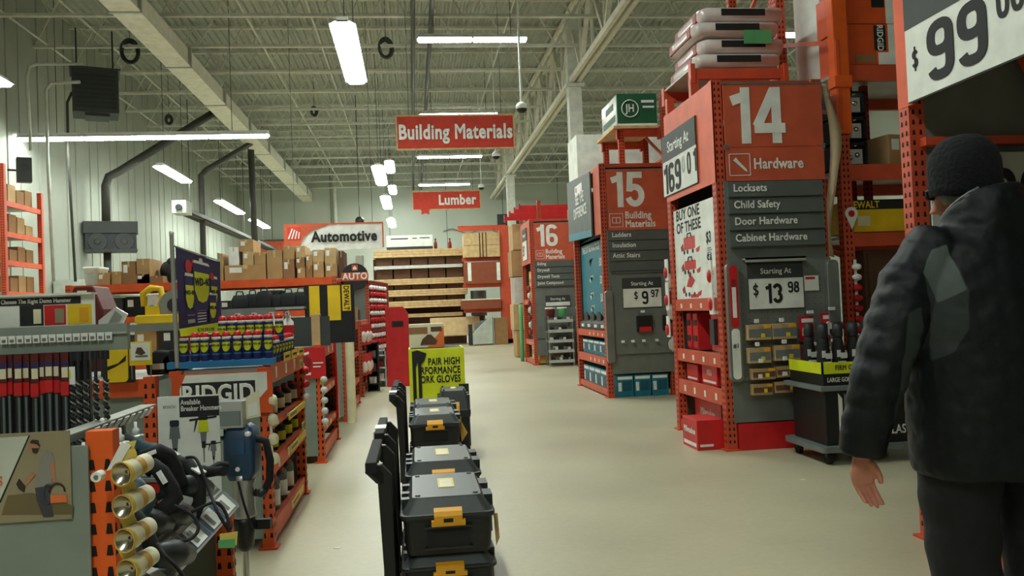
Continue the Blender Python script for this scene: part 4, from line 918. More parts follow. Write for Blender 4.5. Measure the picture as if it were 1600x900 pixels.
# white board
ab = thing('display_board', 'white Available Breaker Hammers board behind the demo tools', 'sign', (-.975, 3.3, .5), 0)
put(MB().box(0, .225, -.006, 0, 0, .415, 'paper').box(.08, .225, -.008, -.006, .335, .41, 'label_black'), 'board', ab)
text('Available\nBreaker Hammers', .027, 'lettering_white', (.085, -.0085, .378), FRONT, ab, 'lettering', 'LEFT', .72, .02)
text('BOSCH', .015, 'ink_grey', (.02, -.0065, .375), FRONT, ab, 'lettering', 'LEFT', .9, .01)
def toolprint(cx, z0, s, c, wide):
    mb = MB(); mb.prism([(cx-.02*s, z0+.075*s), (cx+.02*s, z0+.075*s), (cx+.016*s, z0+.12*s), (cx-.016*s, z0+.12*s)], 'xz', -.0085, -.006, c)
    mb.prism(rrect(cx-.017*s, cx+.017*s, z0+.12*s, z0+.145*s, .006*s), 'xz', -.0085, -.006, 'tool_dark').prism([(cx-.008*s, z0+.03*s), (cx+.008*s, z0+.03*s), (cx+.012*s, z0+.075*s), (cx-.012*s, z0+.075*s)], 'xz', -.008, -.006, 'plastic_grey')
    mb.prism([(cx-.007*s, z0+.015*s), (cx+.007*s, z0+.015*s), (cx+.007*s, z0+.04*s), (cx-.007*s, z0+.04*s)], 'xz', -.0085, -.006, 'ink').prism([(cx-.002*s, z0-.04*s), (cx+.002*s, z0-.04*s), (cx+.003*s, z0+.015*s), (cx-.003*s, z0+.015*s)], 'xz', -.008, -.006, 'ink_grey')
    if wide: mb.prism([(cx-.05*s, z0+.118*s), (cx+.05*s, z0+.128*s), (cx+.05*s, z0+.134*s), (cx-.05*s, z0+.126*s)], 'xz', -.0086, -.006, 'ink').prism([(cx-.035*s, z0+.075*s), (cx-.028*s, z0+.12*s), (cx-.02*s, z0+.12*s), (cx-.032*s, z0+.08*s)], 'xz', -.0086, -.006, 'ink')
    put(mb, 'printed_tool', ab)
toolprint(.06, .18, 1, 'plastic_grey', False); toolprint(.165, .2, 1, 'yellow_green', True); toolprint(.2, .16, .55, 'ink_grey', True)
# standing breaker hammer
bh = thing('breaker_hammer', 'blue and silver breaker hammer standing on its chisel at the end of the demo unit', 'power tool', (-.735, 3.62, 0), -.12)
put(MB().cyl((0, 0, 0), (0, 0, .02), .004, .014, 12, 'steel').cyl((0, 0, .02), (0, 0, .26), .014, .014, 12, 'steel'), 'chisel', bh)
put(MB().lathe([(.02, .23), (.036, .25), (.04, .3), (.046, .34), (.044, .38)], n=18, m='black'), 'chuck', bh)
put(MB().lathe([(.048, .37), (.05, .38), (.046, .4), (.043, .5), (.05, .52), (.056, .55)], n=20, m='silver'), 'barrel', bh)
R_ = []
for z, a, b2 in ((.53, .05, .05), (.56, .062, .056), (.62, .066, .06), (.7, .064, .06), (.74, .056, .052), (.76, .035, .035)):
    R_.append([(px, pz, z) for px, pz in rrect(-a, a, -b2, b2, .022)])
b = put(MB().loft(R_, 'bosch_blue'), 'motor_housing', bh)
put(MB().box(-.03, .03, -.066, -.06, .64, .7, 'blue'), 'side_badge', b); put(MB().ball((.04, -.045, .72), .016, 'label_white', 10, 6), 'sticker', b); put(MB().cyl((0, -.055, .58), (0, -.068, .58), .012, .01, 12, 'chrome'), 'bolt', b)
put(MB().cyl((0, 0, .74), (0, 0, .84), .022, .016, 12, 'rubber'), 'cable_boot', bh)
put(MB().tube([(.05, 0, .7), (.1, 0, .68), (.115, 0, .6), (.11, 0, .52), (.08, 0, .46), (.045, 0, .47)], .016, 10, 'rubber').ball((.08, -.02, .47), .02, 'tool_dark', 10, 6), 'handle', bh)
put(MB().tube([(-.05, 0, .71), (-.1, -.01, .72), (-.125, -.02, .74), (-.11, -.03, .77)], [.022, .026, .026, .02], 10, 'tool_dark'), 'side_handle', bh)
put(MB().box(-.1, .03, -.07, .02, .75, .86, 'silver').box(-.09, .02, -.075, -.07, .76, .82, 'plastic_grey').box(-.09, -.05, -.078, -.07, .72, .75, 'sky_grey'), 'security_box', bh, bevel=.004)
put(MB().prism([(.03, .78), (.09, .79), (.085, .9), (.03, .87)], 'xz', -.03, -.026, 'cream').prism([(.04, .79), (.08, .8), (.08, .85), (.04, .84)], 'xz', -.034, -.03, 'paper'), 'hang_tag', bh)
put(MB().box(.0, .1, .02, .05, .31, .35, 'black'), 'mount_bracket', bh)

# ---- second unit: spray cans
N1 = left_endcap(4.46, 'orange display unit stacked with blue spray cans and a blue hanging banner', W=1.37, H=.94, beams=((.95, .1), (.45, .08), (.64, .03)), post='orange')
sg = thing('brand_sign', 'black and white lettered sign with orange edge on the spray can unit end', 'sign', (-1.24, 4.44, .71), 0)
put(MB().box(0, .5, -.008, 0, 0, .215, 'orange').prism([(.03, .215), (.0, .17), (.03, .17)], 'xz', -.01, -.008, 'orange'), 'frame', sg)
put(MB().prism([(.07, .21), (.475, .21), (.475, .12), (.4, .04), (.04, .04), (.04, .14)], 'xz', -.011, -.008, 'paper').box(.05, .415, -.013, -.011, .05, .17, 'label_black'), 'face', sg)
text('RIDGID', .125, 'lettering_white', (.23, -.0135, .105), FRONT, sg, 'lettering', sx=.82, bold=.04)
R1 = row_back('low shelving run behind the spray can unit, with saws on its top', 4.47, -3.4, -1.33, .92)
tag(MB().box(-1.28, -.74, 4.5, 4.58, .951, .985, 'blue_light').build('shelf_strip'), 'bright blue strip in front of the spray cans', 'strip')
tag(MB().box(-1.15, -.8, 4.7, 5.6, .951, 1.065, 'navy').build('display_riser'), 'dark blue riser under the upper row of spray cans', 'riser')
w0 = None
def can(lab, loc, grp):
    global w0
    if w0 is None:
        w0 = thing('spray_can', lab, 'spray can', loc, 0, grp)
        b = put(MB().lathe([(.022, 0), (.0235, .004), (.0235, .108), (.02, .118), (.012, .122)], n=18, m='navy'), 'can_body', w0)
        sh = MB(); n = 8; V = []
        def arc(u, z): a = -PI/2+u; return (.0242*math.cos(a), .0242*math.sin(a), z)
        for k in range(n): 
            u0, u1 = -1.0+2*k/n, -1.0+2*(k+1)/n
            e = lambda u: .045+.022*abs(u)**2.2
            sh.add([arc(u0, e(u0)), arc(u1, e(u1)), arc(u1, .095), arc(u0, .095)], [(0, 1, 2, 3)], 'yellow_green')
        put(sh, 'shield_label', b); text('WD-40', .0165, 'ink', (0, -.0255, .078), FRONT, b, 'lettering', sx=.8, bold=.03)
        put(MB().lathe([(.0238, .03), (.0238, .036)], n=18, m='blue_light', caps=False), 'lower_band', b)
        put(MB().lathe([(.0195, .12), (.021, .125), (.02, .142), (.012, .15), (.004, .151)], n=16, m='red'), 'cap', w0); put(MB().lathe([(.0235, .108), (.0225, .121), (.018, .126)], n=16, m='paper'), 'collar', w0); return w0
    return dup(w0, loc, label=lab, group=grp)
k = 0
for r, (z, y, n, x0, dx, nm_) in enumerate(((.986, 4.54, 9, -1.2, .0535, 'front row'), (1.067, 4.76, 7, -1.05, .05, 'upper row'))):
    for i in range(n): can('blue spray can in the %s of the display, %s from the left' % (nm_, ORD[i]), (x0+i*dx+random.uniform(-.004, .004), y+random.uniform(-.006, .006), z), 'blue spray cans on the display unit')
for i in range(7): can('blue spray can along the aisle edge of the display, %s from the near corner' % ORD[i], (-.765, 4.62+i*.11, .952), 'blue spray cans on the display unit')
for i in range(5): can('blue spray can on the upper tier behind its front row, %s from left' % ORD[i], (-1.02+i*.05, 4.82, 1.067), 'blue spray cans on the display unit')
for i, (x, y, z) in enumerate(((-.78, 4.85, 1.02), (-.75, 5.1, .97), (-.75, 5.35, .97))):
    tag(MB().prism([(-.12, -.01), (.12, -.01), (.12, .042), (-.12, .042)], 'xz', -.004, 0, 'yellow').box(-.09, .07, -.005, -.004, .01, .024, 'ink').build('price_card', loc=(-.738, 4.95+i*.3, .955), rot=(0, 0, PI/2)), 'yellow price card on the top edge of the spray can unit, %s from the camera' % ORD[i], 'price card', 'yellow price cards')
# taller white bottles behind
s0 = None
for i, px in enumerate((372, 398, 425, 450)):
    lab = 'tall white spray bottle with red print behind the blue cans, %s from the left' % ORD[i]; p = at(px, 500, 5.3)
    if s0 is None:
        s0 = thing('spray_bottle', lab, 'bottle', (0, 0, 0), 0, 'white bottles behind the blue cans')
        put(MB().lathe([(.03, 0), (.034, .01), (.034, .1), (.014, .125), (.014, .14)], n=16, m='paper'), 'body', s0); put(MB().lathe([(.0346, .02), (.0346, .08)], n=16, m='red', caps=False), 'label', s0)
        put(MB().box(-.012, .012, -.03, .02, .14, .165, 'label_white').box(-.006, .006, -.05, -.03, .148, .16, 'red'), 'sprayer', s0); o = s0
    else: o = dup(s0, (0, 0, 0), label=lab)
    o.location = (p.x, 5.3, 1.067)
# bottles on the inner shelves
g0 = {}
for (z, n, kind, nm_) in ((.64, 9, 'a', 'upper inner shelf'), (.45, 9, 'b', 'middle inner shelf'), (.11, 8, 'c', 'bottom shelf')):
    for i in range(n):
        lab = {'a': 'dark red-capped bottle', 'b': 'yellow labelled bottle', 'c': 'grey spray tin'}[kind] + ' on the %s of the can unit, %s from near end' % (nm_, ORD[i])
        if kind not in g0:
            t = thing({'a': 'bottle', 'b': 'bottle', 'c': 'spray_tin'}[kind], lab, 'bottle', (0, 0, 0), PI/2, 'goods on the %s of the spray can unit' % nm_)
            h = {'a': .13, 'b': .12, 'c': .2}[kind]; m1, m2, m3 = {'a': ('ink', 'red_dark', 'cream'), 'b': ('matte_black', 'tool_dark', 'yellow_green'), 'c': ('plastic_grey', 'red_dark', 'label_white')}[kind]
            put(MB().lathe([(.036, 0), (.04, .01), (.04, h*.7), (.02, h*.85)], n=14, m=m1), 'body', t); put(MB().lathe([(.022, h*.85), (.022, h), (.01, h+.005)], n=12, m=m2), 'cap', t)
            put(MB().lathe([(.0408, h*.15), (.0408, h*.6)], n=14, m=m3, caps=False), 'label', t); g0[kind] = t; o = t
        else: o = dup(g0[kind], (0, 0, 0), label=lab)
        o.location = (-.83-.02*(i % 2), 4.6+i*.135, z)
for i, (z, l) in enumerate(((.6, 'yellow price strip on the upper inner shelf of the spray can unit'), (.41, 'yellow price strip on the middle shelf edge of the spray can unit'), (.09, 'yellow price strip low on the bottom rail of the spray can unit'))):
    tag(MB().box(0, .7 if i < 2 else .5, -.006, -.001, 0, .04, 'yellow').box(.05, .3, -.007, -.006, .012, .03, 'ink_grey').build('price_strip', loc=(-.742, 4.95, z), rot=(0, 0, PI/2)), l, 'price strip')
for i, (y, z) in enumerate(((5.5, .87), (5.5, .47))):
    tag(MB().prism([(-.06, .05), (.06, .05), (.04, 0), (-.04, 0)], 'xz', -.004, 0, 'yellow_pale').prism([(-.04, .04), (.04, .04), (.03, .01), (-.03, .01)], 'xz', -.006, -.004, 'green_label').build('price_badge', loc=(-.735, y, z), rot=(0, 0, PI/2)), 'yellow badge with green centre on the %s beam of the spray can unit' % ('top' if i == 0 else 'lower'), 'badge')
cs = thing('clip_strip', 'strip of white cap-shaped packets down the near upright of the spray can unit', 'packets', (-.757, 4.46, .42), 0)
put(MB().box(-.006, .006, -.004, 0, 0, .42, 'cream'), 'strip', cs)
for k in range(4): put(MB().ball((.012, -.012, .05+k*.1), .03, 'cream', 12, 8, (.9, .7, 1.1)), 'packet', cs)
# hanging blue banner
PL, PR = at(277, 575, 4.5), at(346, 520, 4.95)
bn = thing('hanging_banner', 'dark blue banner printed with spray cans, strung between two thin poles', 'banner', (0, 0, 0), 0)
TL, TR, BL_, BR = at(274, 386, 4.5), at(344, 410, 4.95), at(280, 514, 4.5), at(346, 503, 4.95)
def bq(u, v, d=0):
    p = (TL*(1-u)+TR*u)*(1-v)+(BL_*(1-u)+BR*u)*v; n = Vector((.45, -1, 0)).normalized()
    return p+n*d+Vector((0, -.012*math.sin(u*7)*math.sin(v*3), 0))
mb = MB(); N_ = 10
for f, d in ((1, .002), (-1, -.002)):
    mb.add([bq(i/N_, j/N_, d) for j in range(N_+1) for i in range(N_+1)], [(j*(N_+1)+i, j*(N_+1)+i+1, (j+1)*(N_+1)+i+1, (j+1)*(N_+1)+i) for j in range(N_) for i in range(N_)], 'navy', True)
put(mb, 'cloth', bn)
bt = []; mb = MB()
def bpoly(P, m, d): mb.add([bq(u, v, d) for u, v in P], [tuple(range(len(P)))], m)
for cx, w_, v0, v1, dd in ((.54, .19, .25, .68, .008), (.27, .1, .45, .76, .005), (.83, .09, .42, .7, .005), (.78, .09, .68, .92, .011)):
    h = v1-v0
    bpoly([(cx-w_, v0-.12), (cx+w_, v0-.12), (cx+w_, v1+.25*h), (cx-w_, v1+.25*h)], 'navy', dd)
    bpoly([(cx-w_, v0-.12), (cx+w_, v0-.12), (cx+w_*.8, v0-.16), (cx-w_*.8, v0-.16)], 'paper', dd)
    bpoly([(cx-w_*.85, v0), (cx+w_*.85, v0), (cx+w_*.85, v0+h*.6), (cx+w_*.5, v0+h*.93), (cx, v1), (cx-w_*.5, v0+h*.93), (cx-w_*.85, v0+h*.6)], 'yellow_green', dd+.002)
    bt.append((cx, v0+h*.32, w_, dd+.004))
for cx, v, r in ((.26, .2, .07), (.37, .15, .05), (.78, .27, .05)):
    bpoly([(cx+r*math.cos(a), v+r*1.3*math.sin(a)) for a in [k*PI/6 for k in range(12)]], 'red', .006)
bpoly([(.5, .04), (.56, .04), (.6, .17), (.46, .17)], 'paper', .006)
for v in (.78, .82, .86, .9, .94): bpoly([(.42, v), (.62, v), (.62, v+.015), (.42, v+.015)], 'paper', .004)
for v in (.8, .9): bpoly([(.2, v), (.36, v), (.36, v+.05), (.2, v+.05)], 'sky_grey', .004)
put(mb, 'print', bn)
for cx, v, w_, dd in bt: text('WD-40', w_*.30, 'ink', tuple(bq(cx, v, dd+.006)), (PI/2, 0, math.atan2(TR.y-TL.y, TR.x-TL.x)), bn, sx=.85, bold=.045)
mb = MB().cyl(PL+Vector((0, 0, 0)), at(268, 366, 4.5), .011, n=10, m='galv').ball(at(268, 364, 4.5), .014, 'white', 10, 6)
put(mb, 'pole', bn); put(MB().cyl(PR-Vector((0, 0, .04)), at(341, 395, 4.95), .006, n=8, m='galv'), 'pole', bn)
put(MB().tube([at(270, 380, 4.5), at(276, 386, 4.5)], .003, 6, 'galv').tube([at(272, 384, 4.49), at(344, 408, 4.94)], .004, 6, 'galv'), 'top_cord', bn)
TL, TR, BL_, BR = at(280, 514, 4.47), at(346, 503, 4.92), at(282, 526, 4.47), at(347, 519, 4.92)
ys = MB().add([bq(u, v, 0.004) for v in (0, 1) for u in (0, .25, .5, .75, 1)], [(i, i+1, i+6, i+5) for i in range(4)], 'yellow_green').build('banner_strip', bn)
tx = text('GETTING THE JOB DONE', .026, 'ink', tuple(bq(.5, .5, .02)), (PI/2, 0, math.atan2(.45, .23)*.98), bn, sx=.62)
# saws and goods on the run's top
sh_ = thing('tool_shelf', 'grey raised shelf carrying the yellow circular saw', 'shelf', (-1.75, 4.75, .92), 0)
put(MB().box(0, .5, 0, .4, .23, .27, 'silver'), 'top', sh_)
for x in (.02, .45): put(MB().box(x, x+.03, .1, .13, -.012, .23, 'dark_metal'), 'leg', sh_)
sw = thing('circular_saw', 'yellow circular saw standing on the raised grey shelf beside the banner pole', 'power tool', (-1.42, 4.85, 1.19), 0)
put(MB().tube([(-.07, 0, .1), (-.075, 0, .17), (-.03, 0, .2), (.02, 0, .195), (.03, 0, .14), (.01, 0, .08)], [.017, .018, .02, .018, .017, .018], 10, 'yellow').box(-.06, .02, -.02, .02, .05, .1, 'yellow'), 'handle', sw)
put(MB().prism(circ(.1, .1, .085, 22), 'xz', -.02, .02, 'silver').prism(circ(.1, .1, .04, 18), 'xz', -.03, -.02, 'dark_metal'), 'blade_guard', sw)
put(MB().prism(rrect(-.11, .17, 0, .05, .02), 'xz', -.05, .08, 'yellow'), 'base_plate', sw, bevel=.006)
put(MB().cyl((-.03, 0, .07), (-.03, .12, .07), .035, m='tool_dark'), 'motor_housing', sw)
pd = thing('blade_display', 'black carded saw blades hanging in front of the saw shelf', 'display', (-1.66, 4.42, .0), 0)
t = thing('tool_pouch', 'yellow carded tool with a black curved handle print below the saw', 'packet', (-1.56, 4.42, .9), 0)
put(MB().box(0, .15, -.02, .0, .0, .21, 'black'), 'card', t); put(MB().prism(rrect(.01, .125, .005, .19, .02), 'xz', -.035, -.02, 'yellow').prism([(.01, .08), (.08, .1), (.12, .14), (.115, .11), (.06, .08), (.015, .06)], 'xz', -.038, -.035, 'ink').prism(circ(.07, .2, .03, 12), 'xz', -.03, -.02, 'ink'), 'tool', t)
bpy.data.objects.remove(pd)
t = thing('price_card', 'white price card with a yellow edge hanging right of the yellow carded tool', 'price card', (-1.43, 4.4, .985), 0)
put(MB().box(0, .11, -.004, 0, 0, .12, 'yellow'), 'backing', t); put(MB().box(.008, .102, -.006, -.004, .025, .112, 'paper').prism([(.03, .06), (.06, .05), (.08, .06), (.06, .09), (.04, .09)], 'xz', -.008, -.006, 'wood_dark').box(.03, .09, -.007, -.006, .04, .05, 'ink_grey'), 'print', t)
put(MB().box(.008, .012, -.002, 0, -.07, 0, 'steel').box(.1, .104, -.002, 0, -.07, 0, 'steel'), 'wire_stand', t)
for i, (px, py, s) in enumerate(((250, 562, 1), (275, 555, .9))):
    p = at(px, py, 4.6); t = thing('power_tool', ['black cordless tool lying on the run top below the yellow saw', 'dark tool case behind the banner pole'][i], 'power tool', (p.x, 4.62, .921), 0)
    put(MB().prism([(-.06, 0), (.06, 0), (.07, .06), (.05, .12), (-.02, .13), (-.07, .08)], 'xz', -.05, .06, 'matte_black'), 'body', t, bevel=.01); put(MB().box(-.03, .03, -.058, -.05, .03, .06, 'sky_grey' if i == 0 else 'plastic_grey'), 'badge', t)
t = thing('saw_blade_pack', 'clear packed saw blades leaning beside the yellow saw', 'packet', (-1.62, 4.8, 1.19), 0)
put(MB().prism([(-.09, 0), (.03, 0), (.06, .06), (.0, .1), (-.09, .03)], 'xz', -.02, .0, 'clear_wrap'), 'pack', t); put(MB().prism([(-.04, .01), (.02, .02), (.035, .05), (.0, .08)], 'xz', -.024, -.02, 'silver'), 'blade', t)
t = thing('product_display', 'dark red freestanding display with white print behind the demo hammer sign', 'display', (-2.2, 5.9, 0), 0)
put(MB().prism([(-.1, 0), (.12, 0), (.12, 1.3), (.06, 1.46), (-.06, 1.46), (-.1, 1.36)], 'xz', 0, .3, 'dark_red'), 'body', t, bevel=.01)
put(MB().box(-.06, -.02, -.004, 0, 1.32, 1.37, 'paper').box(-.04, .02, -.004, 0, 1.4, 1.43, 'cream').box(-.1, .0, -.004, 0, 1.3, 1.34, 'cream'), 'print', t)

# ---- third unit
N2 = left_endcap(6.93, 'orange display unit with a red poster on its end and yellow signs above', W=1.31, H=.96, beams=((.95, .1), (.6, .06), (.3, .06)), post='orange')
t = thing('product_poster', 'red poster picturing a red tool bag on the end of the third low unit', 'poster', (-.985, 6.91, .69), 0)
put(MB().box(0, .26, -.006, 0, 0, .25, 'red'), 'board', t)
put(MB().prism([(.06, .09), (.1, .06), (.14, .07), (.15, .15), (.12, .18), (.07, .17)], 'xz', -.009, -.006, 'red_dark').box(.16, .24, -.008, -.006, .12, .13, 'paper').box(.16, .22, -.008, -.006, .09, .1, 'paper').prism([(.09, .19), (.13, .2), (.13, .22), (.09, .21)], 'xz', -.008, -.006, 'paper').box(.1, .14, -.009, -.006, .03, .05, 'paper'), 'print', t)
t = thing('display_board', 'plain black board standing on the third low unit above the red poster', 'board', (-1.01, 6.98, .951), 0)
put(MB().box(0, .32, 0, .02, 0, .24, 'header_dark'), 'board', t)
dwt = thing('display_board', 'tall black board with two yellow panels and vertical lettering behind the black board', 'sign', (-.95, 7.5, .951), 0)
put(MB().box(0, .43, 0, .04, 0, .52, 'matte_black'), 'board', dwt)
put(MB().box(.04, .13, -.004, 0, .2, .51, 'yellow').box(.2, .31, -.004, 0, .2, .51, 'yellow'), 'yellow_panel', dwt); put(MB().box(.325, .4, -.004, 0, .28, .51, 'yellow'), 'lettered_panel', dwt)
text('DEWALT', .065, 'ink', (.362, -.005, .395), (PI/2, PI/2, 0), dwt, sx=.8, bold=.03)
for i in range(3): carton(['pale tall carton on the third low unit beside the black board, nearest', 'pale tall carton on the third low unit, middle', 'pale tall carton on the third low unit, farthest'][i], (-.8, 7.0+.13*i, .951), (.07, .1, .26-.02*i), 'cardboard_pale', 0, False, False)
t = thing('clip_strip', 'yellow strip with silver round packets on the near upright of the third low unit', 'packets', (-.757, 6.93, .3), 0)
put(MB().box(-.02, .02, -.006, 0, .34, .62, 'yellow').box(-.008, .008, -.004, 0, 0, .4, 'cream'), 'strip', t)
for k in range(5): put(MB().ball((.012, -.02, .04+k*.085), .032, 'clear_wrap', 12, 8, (.9, .7, .9)), 'packet', t)
t = thing('clip_strip', 'short strip of pink round packets on the far upright of the spray can unit', 'packets', (-.757, 5.8, .6), 0)
put(MB().box(-.006, .006, -.004, 0, 0, .28, 'cream'), 'strip', t)
for k in range(3): put(MB().ball((.01, -.015, .05+k*.09), .03, 'red' if k else 'pink_wrap', 12, 8), 'packet', t)
k = 0
for z in (.11, .305, .605):
    for i in range(4):
        o = carton('goods carton inside the third low unit, %s shelf, %s from near' % ({.11: 'bottom', .305: 'middle', .605: 'upper'}[z], ORD[i]), (-1.0, 7.12+i*.3, z), (.3, .24, .14 if z < .6 else .22), ['cardboard_dark', 'wood_dark', 'tool_dark', 'cardboard'][(i+k) % 4], 0, False, False, 'cartons in the third low unit'); k += 1
R2 = row_back('low shelving run behind the third low unit', 6.95, -4.0, -1.33, .92)
for i, (px, py) in enumerate(((378, 462), (405, 460), (430, 462), (452, 462))):
    pass
t = thing('display_board', 'grey board standing behind the white spray bottles', 'board', (-1.62, 7.2, .921), 0)
put(MB().box(0, .46, 0, .02, 0, .36, 'panel_grey'), 'board', t); put(MB().box(.38, .42, -.003, 0, .24, .28, 'label_white'), 'label', t)
d0 = None
for i in range(6):
    p = at(375+i*19, 470, 7.5); lab = 'black hanging tool bag under the long orange beam, %s from the left' % ORD[i]
    if d0 is None:
        d0 = thing('tool_bag', lab, 'bag', (0, 0, 0), 0, 'black tool bags above the grey board')
        put(MB().loft([[(a*s, b*s*.7, z) for a, b in rrect(-.09, .09, -.07, .07, .03)] for z, s in ((0, .85), (.03, 1), (.1, .98), (.15, .7))], 'matte_black'), 'body', d0); put(MB().tube([(-.04, 0, .14), (-.03, 0, .19), (.03, 0, .19), (.04, 0, .14)], .008, 8, 'tool_dark'), 'handle', d0); o = d0
    else: o = dup(d0, (0, 0, 0), label=lab)
    o.location = (p.x, 7.5+.03*(i % 2), 1.285); o.rotation_euler = (0, 0, random.uniform(-.3, .3)); o.scale = (.8, .8, random.uniform(.7, 1.05))
tag(MB().box(at(362, 470, 7.5).x, at(478, 470, 7.5).x, 7.35, 7.7, 1.265, 1.284, 'galv').box(-1.7, -1.66, 7.6, 7.65, .921, 1.265, 'galv').box(-1.15, -1.11, 7.6, 7.65, .921, 1.265, 'galv').build('raised_shelf'), 'thin raised shelf carrying the black tool bags', 'shelf')

# ---- fourth and fifth units
N3 = left_endcap(9.48, 'narrow low display unit with an orange post, fourth along the left of the aisle', W=2.0, H=1.1, beams=((1.1, .1), (.7, .06), (.35, .06)), post='orange_red')
t = thing('product_tube', 'tall pale tube standing by the fourth low unit', 'tube', (-.72, 9.4, 0), 0)
put(MB().cyl((0, 0, 0), (0, 0, 1.15), .05, n=14, m='cream'), 'tube', t); put(MB().cyl((0, 0, 1.15), (0, 0, 1.17), .054, n=14, m='orange'), 'end_cap', t)
t = thing('red_apron', 'red pointed pennant hanging at the side of the third low unit', 'pennant', (-.758, 8.0, .2), PI/2)
put(MB().prism([(0, .75), (.06, .5), (.22, .3), (.16, .0), (.02, .02)], 'xz', -.02, 0, 'red'), 'cloth', t)
N4 = left_endcap(12.2, 'low display unit with a grey end panel just before the red cabinet', W=1.6, H=1.1, beams=((1.1, .1), (.6, .08)), post='orange_red')
for i in range(6):
    carton('boxed goods on top of the far low units, %s from the camera' % ORD[i], (-.98, (9.7, 10.1, 10.6, 11.1, 12.5, 13.1)[i], 1.101), (.3, .3, (.22, .3, .18, .26, .2, .16)[i]), ['cardboard', 'red_dark', 'cardboard_pale', 'red', 'cardboard', 'header_dark'][i], 0, True, True)
k0 = None
for i in range(8):
    lab = 'pinkish red packet on the unit before the red cabinet, %s row, %s' % (('upper' if i < 4 else 'lower'), ORD[i % 4]+' from near')
    if k0 is None:
        k0 = thing('blister_pack', lab, 'blister pack', (0, 0, 0), 0, 'pinkish packets before the red cabinet')
        put(MB().box(-.006, .006, -.09, .09, 0, .3, 'red'), 'card', k0); put(MB().ball((.02, 0, .12), .08, 'pink_wrap', 10, 6, (.5, .9, 1.1)), 'blister', k0); o = k0
    else: o = dup(k0, (0, 0, 0), label=lab)
    o.location = (-.75+.05*(i % 2), 12.3+(i % 4)*.2, .74 if i < 4 else .3); o.rotation_euler = (0, 0, -.5)
# magazine racks by the red cabinet
for i, (x, m, l) in enumerate(((-.655, 'matte_black', 'black wire rack of small goods left of the red cabinet'), (-.565, 'white', 'white wire rack of small goods between the black rack and the red cabinet'))):
    t = thing('wire_rack', l, 'rack', (x, 13.0+.7*i, 0), 0)
    put(MB().box(-.09, -.07, 0, .25, 0, .75-.15*i, m).box(.07, .09, 0, .25, 0, .75-.15*i, m).box(-.09, .09, .23, .25, 0, .75-.15*i, m).box(-.09, .09, 0, .25, .73-.15*i, .75-.15*i, m), 'frame', t)
    for k in range(3): 
        s = put(MB().box(-.08, .08, -.02, .23, .1+k*.2, .12+k*.2, m), 'shelf', t); put(MB().box(-.06, .05, .02, .2, .12+k*.2, .22+k*.2, ['label_white', 'red_dark', 'plastic_grey'][k]), 'small_goods', s)
rc = thing('red_cabinet', 'tall bright red cabinet with a cut corner and dark slot beside the aisle', 'cabinet', (-.46, 13.6, 0), 0)
put(MB().prism([(0, 0), (.37, 0), (.37, 1.17), (.29, 1.29), (0, 1.29)], 'xz', 0, .5, 'red'), 'body', rc, bevel=.006)
put(MB().box(.1, .29, -.004, .002, .96, 1.06, 'dark_red').box(.115, .275, -.006, -.003, .972, 1.048, 'ink'), 'slot', rc)

# ---- automotive endcap and its rack
AE = thing('display_endcap', 'taller orange aisle-end unit with a grey panel and round AUTO sign', 'shelving', (-1.2, 14.3, 0), 0)
for x, y in ((.03, .03), (.42, .03), (.03, 1.3), (.42, 1.3)): put(post_mb(1.76, .06, .06, 'orange_red'), 'upright', AE, (x, y, 0))
put(MB().box(.06, .4, -.012, .0, .1, 1.7, 'panel_grey'), 'side_panel', AE); put(MB().box(.0, .45, .0, 1.33, 1.7, 1.76, 'orange_red'), 'top_frame', AE); put(MB().box(.06, .08, .06, 1.28, .1, 1.7, 'panel_grey'), 'back_panel', AE)
for z in (.3, .75, 1.2): put(MB().box(.08, .43, .06, 1.28, z, z+.03, 'orange_red'), 'shelf_deck', AE)
au = thing('round_sign', 'round black and red AUTO sign on top of the grey aisle-end panel', 'sign', (-.96, 14.27, 1.76), 0)
put(MB().prism(circ(0, .07, .225, 28), 'xz', -.02, 0, 'label_black').prism([p for p in circ(0, .07, .226, 40) if .0 < p[1] < .14][:], 'xz', -.023, -.02, 'sign_orange'), 'disc', au)
text('AUTO', .15, 'lettering_white', (0, -.025, .07), FRONT, au, sx=.95, bold=.04)
put(MB().prism([(-.05, .17), (.05, .17), (.05, .27), (-.05, .27)], 'xz', -.023, -.02, 'sign_orange').prism([(-.03, .19), (.03, .19), (.03, .22), (0, .25), (-.03, .22)], 'xz', -.025, -.023, 'lettering_white'), 'emblem', au)
tag(MB().bar((-.72, 14.38, .88), (-.48, 16.05, .88), .03, 1.76, 'red_dark').build('packet_panel'), 'dark red panel full of hanging packets right of the grey AUTO panel', 'panel')
c1 = None
for i in range(12):
    lab = 'red and white packet strip beside the AUTO unit, %s' % (('upper row, ' if i < 6 else 'lower row, ')+ORD[i % 6]+' from near')
    if c1 is None:
        c1 = thing('clip_strip', lab, 'packets', (0, 0, 0), 0, 'packet strips beside the AUTO unit')
        put(MB().box(-.015, .015, 0, .008, 0, .78, 'red_dark'), 'strip', c1)
        for k in range(7): put(MB().ball((0, -.025, .06+k*.11), .045, 'red' if k % 2 else 'label_white', 8, 6, (.9, .5, .9)), 'packet', c1)
        o = c1
    else: o = dup(c1, (0, 0, 0), label=lab)
    o.location = (-.70+.036*(i % 6), 14.33+(i % 6)*.25, .92 if i < 6 else .1)
AR = thing('pallet_rack', 'long low orange rack with cardboard cartons along its top beam', 'rack', (-5.56, 14.3, 0), 0)
for x in (.0, 2.1, 4.25):
    for y in (0, 1.1): put(post_mb(1.85, .08, .08, 'orange_red'), 'upright', AR, (x, y, 0))
